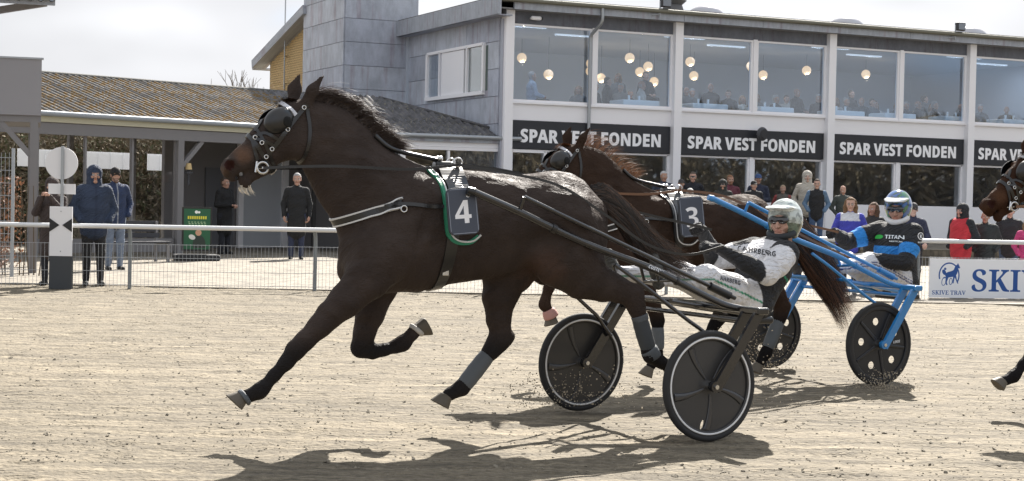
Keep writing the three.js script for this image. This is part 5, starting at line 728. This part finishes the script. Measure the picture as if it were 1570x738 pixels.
// ---------------------------------------------------------------- sulkies (x forward, axle above the origin, near side at negative z)
const rubber = mat([.022, .022, .023], .8);
function makeSulky(o) {
  const root = thing('racing_sulky', o.label, 'sulky', o.pos, o.turn), M = o.frame, yh = .338, zw = o.half || .70;
  for (const s of [-1, 1]) {
    const w = thing0('wheel', root); w.position.set(0, yh, s * zw); w.rotation.set(s * -.03, 0, o.spin + s * .7);
    mesh('tyre', new THREE.TorusGeometry(.316, .0215, 12, 72), rubber, w);
    mesh('rim', [new THREE.LatheGeometry([[.299, -.014], [.303, -.017], [.28, -.0175], [.274, -.012], [.274, .012], [.28, .0175], [.303, .017], [.299, .014]].map(p => new THREE.Vector2(...p)), 72).rotateX(Math.PI / 2)], o.disc, w);
    if (o.stripe) mesh('rim_stripe', [-1, 1].map(k => new THREE.TorusGeometry(.291, .0062, 6, 72).scale(1, 1, .45).translate(0, 0, k * .0185)), mat([.72, .72, .72], .4), w);
    const sh = new THREE.Shape(); sh.absarc(0, 0, .28, 0, Math.PI * 2);
    const hole = (x, y, rx, ry, a) => { const p = new THREE.Path(); p.absellipse(x, y, rx, ry, 0, Math.PI * 2, true, a); sh.holes.push(p); };
    if (o.holes) for (let k = 0; k < 5; k++) { const a = k * Math.PI * .4 + .63; hole(Math.cos(a) * .185, Math.sin(a) * .185, .03, .03, 0); } else if (s < 0) hole(.13, -.2, .03, .011, -.9);
    const dg = new THREE.ExtrudeGeometry(sh, { depth: .006, bevelEnabled: false, curveSegments: 48 }); 
    dg.translate(0, 0, -.003); mesh('wheel_disc', dg, o.disc, w);
    for (let k = 0; k < 5; k++) {
      const a = k * Math.PI * .4, R = a2 => [Math.cos(a2), Math.sin(a2)]; const rib = [];
      for (const q of [-1, 1]) { const pts = []; for (let i = 0; i <= 6; i++) { const r = .05 + .215 * i / 6, aa = a + (o.holes ? 0 : .12 * (i / 6) ** 2), [cx, cy] = R(aa); pts.push([cx * r, cy * r, q * .006]); } const g = tube(pts, 1, 18, 8); const p = g.attributes.position; const c = new THREE.CatmullRomCurve3(pts.map(p => V(...p)), false, 'centripetal'); for (let i = 0; i < p.count; i++) { const t = Math.floor(i / 9) / 18, ctr = c.getPointAt(Math.min(1, t)), wd = o.holes ? .014 * (1.2 - .35 * t) : .006 + .02 * t; p.setXYZ(i, ctr.x + (p.getX(i) - ctr.x) * wd, ctr.y + (p.getY(i) - ctr.y) * wd, ctr.z + (p.getZ(i) - ctr.z) * .0055); } g.computeVertexNormals(); rib.push(g); }
      mesh('spoke_rib', rib, o.rib, w);
    }
    mesh('hub', [new THREE.CylinderGeometry(.032, .032, .07, 24).rotateX(Math.PI / 2), new THREE.CylinderGeometry(.018, .018, .1, 18).rotateX(Math.PI / 2)], steel, w);
    if (o.word && s < 0) { const t = canvasTex(256, 64, (c, W, H) => { c.clearRect(0, 0, W, H); c.fillStyle = '#e8ecf2'; c.font = 'italic bold 54px sans-serif'; c.textAlign = 'center'; c.textBaseline = 'middle'; c.fillText(o.word, W / 2, H / 2); }), al = canvasTex(256, 64, (c, W, H) => { c.fillStyle = '#000'; c.fillRect(0, 0, W, H); c.fillStyle = '#fff'; c.font = 'italic bold 54px sans-serif'; c.textAlign = 'center'; c.textBaseline = 'middle'; c.fillText(o.word, W / 2, H / 2); }); al.colorSpace = THREE.NoColorSpace; const g = new THREE.PlaneGeometry(.13, .034).rotateY(Math.PI).rotateZ(-o.spin + .7 - .1).translate(Math.cos(-o.spin + .7 + Math.PI - .1) * .17, Math.sin(-o.spin + .7 + Math.PI - .1) * .17, -.021); mesh('wheel_lettering', g, mat('#fff', .5, { map: t, alphaMap: al, transparent: true }), w); }
    // fork: a flat leg on each side of the wheel
    for (const q of [-1, 1]) { const zz = s * (zw + q * .06), g = beam([.0 - .005, yh - .02, zz], [-.325, .79, zz], .026, .062, [1, 0, 0]); mesh('fork_leg', [g, new THREE.CylinderGeometry(.034, .034, .03, 20).rotateX(Math.PI / 2).translate(0, yh, zz)], M, root); }
    mesh('axle_bolt', [new THREE.CylinderGeometry(.014, .014, .17, 12).rotateX(Math.PI / 2).translate(0, yh, s * zw)], steel, root);
    mesh('fork_crown', rbox(.085, .045, .2, .012, -.325, .79, s * zw), M, root);
    const S = [[1.46, 1.478, s * .41], [1.17, 1.37, s * .42], [.71, 1.185, s * .44], [.24, 1.03, s * .47], [.03, .935, s * .5], [-.22, .815, s * .585], [-.325, .79, s * .62]];
    const shaft = mesh('shaft', tube(S, .0225, 60, 12), M, root);
    mesh('shaft_tip', [bar(S[0], [1.5, 1.488, s * .405], .026, .022, 12)], o.tip || leather, shaft);
    for (const f of [.25, .62]) { const p = new THREE.CatmullRomCurve3(S.map(q => V(...q))).getPoint(f), q2 = new THREE.CatmullRomCurve3(S.map(q => V(...q))).getPoint(f + .01); mesh('shaft_clamp', bar([p.x, p.y, p.z], q2.toArray(), .028, .028, 12), o.tip || leather, shaft); }
    mesh('upper_tube', [bar([1.15, 1.455, s * .455], [-.2, .915, s * .49], .014, .014, 10), bar([1.15, 1.455, s * .455], [1.16, 1.38, s * .425], .012)], o.upper || M, root);
    mesh('shock_absorber', [bar([-.17, .927, s * .489], [-.32, .866, s * .495], .027, .027, 14), bar([-.32, .866, s * .495], [-.36, .85, s * .497], .014, .014, 10)], o.shock || leather, root);
    mesh('stay', tube([[.52, 1.06, s * .47], [.39, .965, s * .52], [.05, .72, s * .585], [-.03, .665, s * .605], [-.1, .6, s * .635], [-.17, .52, s * .638]], .0125, 40, 10), M, root);
    mesh('foot_rest', [bar([.11, .965, s * .49], [.1, .94, s * .16], .011), bar([.1, .94, s * .16], [.13, 1.03, s * .16], .01), bar([.11, .95, s * .34], [.15, 1.05, s * .34], .01)], M, root);
    mesh('seat_rail', [bar([.12, .84, s * .3], [-.35, .775, s * .22], .016), bar([-.35, .775, s * .22], [-.9, .69, s * .13], .015)], M, root);
  }
  if (o.shaftWord) { const w = o.shaftWord, dr = a => (c, W, H) => { c.fillStyle = a ? '#000' : '#dfe6f2'; c.fillRect(0, 0, W, H); c.fillStyle = a ? '#fff' : '#dfe6f2'; c.font = 'italic bold 58px sans-serif'; c.textAlign = 'center'; c.textBaseline = 'middle'; c.fillText(w, W / 2, H / 2, W); }, al = canvasTex(384, 64, dr(1)); al.colorSpace = THREE.NoColorSpace; mesh('shaft_lettering', new THREE.PlaneGeometry(.2, .032).rotateY(Math.PI).rotateZ(.31).rotateY(.05).translate(.24, 1.034, -.4955), mat('#fff', .5, { map: canvasTex(384, 64, dr(0)), alphaMap: al, transparent: true }), root); }
  mesh('arch_bar', [bar([-.325, .79, -zw], [-.325, .79, zw], .022), bar([-.29, .725, -.64], [-.29, .725, .64], .015)], M, root);
  mesh('cross_bar', [bar([.12, .84, -.485], [.12, .84, .485], .014)], M, root);
  const sg = new RoundedBoxGeometry(.26, .05, .3, 3, .02); sg.translate(-.82, .675, 0); mesh('seat', sg, leather, root);
  return root;
}
// ---------------------------------------------------------------- the racers
const DEG = Math.PI / 180, HT = Math.PI + 20 * DEG, ST = Math.PI + 29 * DEG;
const SR = [-.875, 0, -.485], SI = [-.485, 0, .875], back = (p, d = .6) => p.map((v, i) => v - SI[i] * d);
const text = (s, font, col, y = .5, x = .5) => (c, w, h, a) => { c.fillStyle = a ? '#fff' : col; if (!a) { c.fillStyle = col; c.fillRect(0, 0, w, h); } c.font = font; c.textAlign = 'center'; c.textBaseline = 'middle'; c.fillText(s, w * x, h * y); };
const blackGloss = phys([.012, .012, .014], .22, { clearcoat: .8, clearcoatRoughness: .1 }), bluePaint = phys([.02, .21, .53], .3, { clearcoat: .8, clearcoatRoughness: .1 });
const pos4 = [.852, 0, -10.48], pos3 = [2.628, 0, -13.702];
const discA = phys([.032, .031, .031], .45, { clearcoat: .2 }), ribA = phys([.034, .034, .037], .3, { clearcoat: .4 }), discB = phys([.018, .019, .022], .4), ribB = phys([.02, .022, .027], .35);
makeSulky({ pos: pos4, turn: ST, label: 'black racing sulky with grey disc wheels ringed by a white stripe', frame: blackGloss, disc: discA, rib: ribA, stripe: true, half: .74, spin: .35, shaftWord: 'CUSTOM' });
makeSulky({ pos: pos3, turn: ST, label: 'bright blue racing sulky with black wheels pierced by round holes', frame: bluePaint, disc: discB, rib: ribB, holes: true, spin: .2, word: 'LERIE', tip: bluePaint, shock: bluePaint });
const W_ = [.66, .66, .68], K_ = [.018, .019, .022], NAVY = [.015, .02, .05];
const d4 = makeDriver({
  pos: pos4, turn: ST, label: 'person in white and black racing silks leaning back in the black sulky', headYaw: .5, headPitch: .12, skin: [.5, .3, .23], glove: [.016, .016, .018], collar: K_, chin: [.03, .035, .04], chinR: .022,
  J: { hip: [-.83, .79, 0], chest: [-.985, 1.03, 0], neck: [-1.075, 1.17, 0], head: [-1.125, 1.315, 0], sh: [[-1.0, 1.12, -.19], [-1.02, 1.13, .19]], el: [[-.765, .985, -.3], [-.78, 1.05, .3]], ha: [[-.47, 1.15, -.16], [-.51, 1.265, .08]], kn: [[-.38, .955, -.16], [-.38, .965, .14]], an: [[.03, .965, -.245], [.03, .965, .245]], heel: [[.055, .925, -.25], [.055, .925, .25]], toe: [[.1, 1.1, -.265], [.1, 1.1, .265]] },
  paint: (x, y, z, id, J) => {
    const t = ((x - J.hip[0]) * (J.neck[0] - J.hip[0]) + (y - J.hip[1]) * (J.neck[1] - J.hip[1])) / ((J.neck[0] - J.hip[0]) ** 2 + (J.neck[1] - J.hip[1]) ** 2);
    if (id === 3) return [.09, .09, .085]; if (id === 4) return K_;
    if (id === 2) { const k = y - (x < J.kn[0][0] ? lerp(.79, .955, (x - J.hip[0]) / (J.kn[0][0] - J.hip[0])) : .96); if (x < J.hip[0] + .03) return K_; return Math.abs(k + .005) < .007 ? [.03, .25, .14] : W_; }
    if (id === 1) { if (t > .52 && t < .93 && x > lerp(-.85, -.99, t) ) return W_; if (t > .5 && t < .53) return [.03, .25, .14]; return K_; }
    if (id === 5 || id === 6) { const i = id - 5, s = ((x - J.sh[i][0]) * (J.el[i][0] - J.sh[i][0]) + (y - J.sh[i][1]) * (J.el[i][1] - J.sh[i][1]) + (z - J.sh[i][2]) * (J.el[i][2] - J.sh[i][2])) / V(...J.el[i]).distanceToSquared(V(...J.sh[i])); return s < .12 || (y - x * .5 > lerp(1.67, 1.5, clamp(s)) + .0 && s < .5) ? K_ : W_; }
    const i = id - 7, s = (x - J.el[i][0]) / (J.ha[i][0] - J.el[i][0]); return s < .18 ? W_ : K_;
  },
  helmet: (x, y, z, id) => { if (id === 3) return [.66, .7, .68]; const n = fbm(x * 40, y * 60 + z * 30, 3, 7), c = y < .0 ? [.12, .17, .13] : [.5, .56, .54]; return n > .55 ? c.map(v => v * .5) : c; },
  prints: [{ o: back([-.84, 1.13, -.08]), u: [-.86, -.12, -.47], v: [-.1, 1, 0], dir: SI, w: .2, h: .065, draw: text('C.AHRBERG', 'italic bold 92px sans-serif', '#22242a') }, { o: back([-.55, .945, -.17]), u: [-.86, -.25, -.45], v: [-.2, 1, 0], dir: SI, w: .17, h: .045, draw: text('AHRBERG', 'bold 100px sans-serif', '#3a3d46') }],
});
const BL = [.03, .25, .68];
const d3 = makeDriver({
  pos: pos3, turn: ST, label: 'person in black racing suit with blue chest band seated in the blue sulky', headYaw: .62, headPitch: -.08, skin: [.48, .28, .21], glove: [.02, .02, .022], collar: K_, chin: [.7, .7, .7], chinR: .024,
  J: { hip: [-.82, .79, 0], chest: [-.79, 1.08, 0], neck: [-.8, 1.25, 0], head: [-.8, 1.42, 0], sh: [[-.8, 1.225, -.2], [-.78, 1.235, .2]], el: [[-.64, .975, -.29], [-.5, 1.13, .3]], ha: [[-.24, 1.01, -.12], [-.2, 1.22, .1]], kn: [[-.36, .965, -.15], [-.36, .965, .14]], an: [[.045, .93, -.23], [.045, .93, .23]], heel: [[.09, .86, -.235], [.09, .86, .235]], toe: [[.12, 1.06, -.25], [.12, 1.06, .25]] },
  paint: (x, y, z, id, J) => {
    if (id === 3) return [.1, .1, .1]; if (id === 4) return K_;
    if (id === 2) { if (x < J.hip[0] + .02) return K_; const k = y - (x < J.kn[0][0] ? lerp(.79, .965, (x - J.hip[0]) / (J.kn[0][0] - J.hip[0])) : lerp(.965, .93, (x - J.kn[0][0]) / .4)); return Math.abs(k + .01) < .006 || Math.abs(k - .012) < .004 ? [.02, .04, .16] : W_; }
    if (id === 1) return y > .97 && y < 1.11 && x > J.chest[0] - .02 ? BL : K_;
    if (id === 5 || id === 6) { const i = id - 5, s = (V(x, y, z).sub(V(...J.sh[i])).dot(V(...J.el[i]).sub(V(...J.sh[i])))) / V(...J.el[i]).distanceToSquared(V(...J.sh[i])); return s > .5 && s < .8 ? BL : K_; }
    return K_;
  },
  helmet: (x, y, z, id) => { if (id === 3) return [.7, .72, .74]; const n = fbm(x * 25 + 3, y * 25 + z * 30, 3, 17); return n > .56 ? [.06, .16, .42] : n < .44 ? [.05, .2, .1] : [.07, .085, .1]; },
  prints: [{ o: back([-.665, 1.175, -.08]), u: SR, v: [0, 1, 0], dir: SI, w: .2, h: .08, ch: 200, draw: (c, w, h, a) => { if (!a) { c.fillStyle = '#dfe6ea'; c.fillRect(0, 0, w, h); c.fillStyle = '#37b34a'; c.fillRect(0, 0, w * .3, h * .7); } c.fillStyle = a ? '#fff' : '#e6ecee'; c.font = 'italic bold 110px sans-serif'; c.textAlign = 'left'; c.textBaseline = 'middle'; c.fillText('TITAN', w * .28, h * .36); c.font = 'bold 40px sans-serif'; c.fillText('RACETECH', w * .42, h * .82); c.fillStyle = a ? '#fff' : '#37b34a'; c.beginPath(); c.ellipse(w * .14, h * .4, w * .12, h * .2, -.5, 0, 7); c.fill(); } },
    { o: back([-.815, 1.185, -.26]), u: SR, v: [0, 1, 0], dir: SI, w: .11, h: .11, ch: 512, draw: (c, w, h, a) => { if (!a) { c.fillStyle = '#e8ecf0'; c.fillRect(0, 0, w, h); } c.strokeStyle = '#fff'; c.fillStyle = a ? '#fff' : '#e8ecf0'; c.lineWidth = 26; c.beginPath(); c.arc(w / 2, h * .36, w * .26, 0, 7); c.stroke(); c.font = 'bold 210px sans-serif'; c.textAlign = 'center'; c.textBaseline = 'middle'; c.fillText('K', w / 2, h * .38); c.font = 'bold 82px sans-serif'; c.fillText('BUCH RE', w / 2, h * .84); } }],
});
// reins as flat straps through the given points
function strapLine(name, pts, w, t, m, parent) { const P = curvePts(pts, pts.length * 10), Nn = P.map((p, i) => { const T = P[Math.min(P.length - 1, i + 1)].clone().sub(P[Math.max(0, i - 1)]); return T.clone().cross(V(0, 1, 0)).normalize(); }); return mesh(name, ribbon(P, Nn, w, t), m, parent); }
const h4 = makeHorse(poseA, {
  seed: 41, pos: [-.1975, 0, -9.898], turn: HT, label: 'near-black horse trotting past with number 4 plate on its side', coat: [.048, .037, .0325], muzzle: [.15, .085, .055], flank: [.085, .052, .04], leg: [.02, .018, .018],
  mane: [.055, .034, .025], maneN: 1900, maneLen: .19, maneSide: -.1, maneUp: .1, tail: [[-.74, 1.5, 0], [-.82, 1.47, 0], [-.95, 1.35, -.01], [-1.08, 1.21, -.02], [-1.24, 1.1, -.02], [-1.42, 1.04, -.02]], tailW: .075, tailN: 1500, tailCol: [.022, .015, .012], tailTip: [.1, .058, .038], beard: true, plate: '4', plateScale: .94, platePos: [.25, 1.365, -.41],
  extra(root, F, P, bridle, pad) {
    strapLine('rein', [[1.35, 1.59, -.1], [1.2, 1.6, -.15], [.95, 1.61, -.21], [.5, 1.605, -.17], [.17, 1.64, -.08]], .016, .005, leather, bridle);
    strapLine('rein', [[.17, 1.64, -.085], [-.1, 1.6, -.15], [-.4, 1.53, -.27], [-.7, 1.36, -.29], [-1.0, 1.18, -.27], [-1.3, 1.12, -.2], [-1.62, 1.17, -.07]], .016, .005, leather, bridle);
    strapLine('rein', [[1.35, 1.59, .1], [1.0, 1.6, .2], [.5, 1.6, .17], [.17, 1.64, .08], [-.3, 1.6, .12], [-.9, 1.42, .1], [-1.66, 1.27, .18]], .016, .005, leather, bridle);
    mesh('leg_boot', sleeve([-.12, .485, .13], [.05, .275, .13], .05, .05), greyBoot, root); mesh('leg_boot', sleeve([-1.005, .73, -.15], [-1.08, .51, -.15], .049, .047), mat([.05, .055, .06], .8), root);
    mesh('leg_wrap', sleeve([-1.005, .74, -.15], [-1.02, .7, -.15], .053, .051, .001), greyBoot, root); mesh('leg_boot', sleeve([-1.072, .53, -.15], [-1.115, .465, -.15], .054, .052), greyBoot, root);
    mesh('bell_boot', sleeve([1.432, .289, -.14], [1.455, .272, -.14], .045, .052), greyBoot, root); mesh('bell_boot', sleeve([.355, .62, .14], [.337, .643, .14], .046, .051), whiteBoot, root);
  },
});
const h3 = makeHorse(poseB, {
  seed: 43, pos: [1.447, 0, -13.072], turn: HT, scale: .94, label: 'dark bay horse with orange mane and number 3 plate behind the near-black horse', gloss: 1.07, coat: [.042, .0275, .021], muzzle: [.14, .07, .04], flank: [.08, .045, .03], leg: [.013, .012, .0125],
  mane: [.22, .105, .05], maneN: 170, maneLen: .22, maneSide: .1, maneUp: .7, tail: [[-.74, 1.44, 0], [-.84, 1.42, 0], [-1.0, 1.3, 0], [-1.2, 1.05, -.02], [-1.38, .82, -.03], [-1.52, .6, -.03]], tailW: .13, tailN: 1800, tailCol: [.02, .014, .012], tailTip: [.24, .11, .06], plate: '3', plateScale: 1.15, platePos: [.23, 1.42, -.43], trim: leather,
  extra(root, F, P, bridle) {
    strapLine('rein', [[1.35, 1.59, -.1], [.95, 1.6, -.2], [.5, 1.6, -.17], [.17, 1.64, -.08]], .02, .005, leatherTan, bridle);
    strapLine('rein', [[.17, 1.64, -.085], [-.2, 1.6, -.15], [-.6, 1.42, -.27], [-1.0, 1.24, -.25], [-1.4, 1.1, -.15], [-1.55, 1.08, -.06]], .02, .005, leatherTan, bridle);
    strapLine('rein', [[1.35, 1.59, .1], [1.0, 1.6, .2], [.5, 1.6, .17], [.17, 1.64, .08], [-.3, 1.6, .12], [-.9, 1.42, .1], [-1.52, 1.3, .15]], .02, .005, leatherTan, bridle);
    mesh('bell_boot', sleeve([1.255, .62, .14], [1.22, .55, .14], .05, .066), pinkBoot, root); mesh('leg_boot', sleeve([-.78, .56, -.15], [-.67, .3, -.15], .054, .052), greyBoot, root); mesh('leg_boot', sleeve([.373, .5, -.14], [.363, .3, -.14], .05, .049), greyBoot, root);
  },
});
makeHorse(poseA, {
  seed: 47, pos: [4.62, 0, -11.8], turn: HT, scale: .92, label: 'bay horse with black bridle following the blue sulky', coat: [.04, .02, .0125], muzzle: [.09, .045, .025], flank: [.11, .055, .03], leg: [.013, .012, .0125],
  mane: [.03, .018, .013], maneN: 700, maneLen: .18, maneSide: -.1, maneUp: .1, tail: [[-.74, 1.5, 0], [-.82, 1.5, 0], [-.95, 1.4, -.01], [-1.08, 1.2, -.02], [-1.2, 1.0, -.02], [-1.35, .8, -.02]], tailW: .1, tailN: 500, tailCol: [.02, .014, .012], tailTip: [.05, .03, .02], trim: leather,
  extra(root, F, P, bridle) { strapLine('rein', [[1.35, 1.59, -.1], [1.2, 1.6, -.15], [.95, 1.6, -.2], [.5, 1.6, -.17], [.17, 1.64, -.08]], .02, .005, leatherTan, bridle); },
});
// ---------------------------------------------------------------- sand thrown up by wheels and hooves
{
  const R = mulberry(99), g = new THREE.IcosahedronGeometry(1, 0), spots = [[.30, .16, -11.05, .35, .2, 600], [.55, .2, -11.3, .3, .2, 200], [2.0, .2, -13.3, .35, .3, 700], [2.95, .1, -12.9, .25, .14, 500], [1.3, .25, -10.2, .6, .3, 200], [-1.1, .1, -9.5, .5, .2, 60]];
  let n = 0; for (const s of spots) n += s[5]; const im = new THREE.InstancedMesh(g, mat([1, 1, 1], .9), n), M = new THREE.Matrix4(), q = new THREE.Quaternion(), c = new THREE.Color(); let k = 0;
  for (const [x, y, z, rx, ry, m] of spots) for (let i = 0; i < m; i++) { const gx = (R() + R() + R() - 1.5) * rx, gy = Math.abs((R() + R() - .6) * ry), gz = (R() + R() - 1) * .28, s = .0025 + .005 * R() * R(); q.setFromEuler(new THREE.Euler(R() * 6, R() * 6, R() * 6)); M.compose(V(x + gx, Math.max(.01, y + gy - .12), z + gz), q, V(s, s * (.6 + R()), s)); im.setMatrixAt(k, M); const t = .6 + .6 * R(); im.setColorAt(k++, c.setRGB(.42 * t, .36 * t, .27 * t)); }
  im.name = 'flying_sand'; im.castShadow = im.receiveShadow = true; im.userData = { kind: 'stuff', label: 'grains of sand thrown up by the wheels and hooves', category: 'sand' }; scene.add(im);
}
renderer.render(scene, camera);
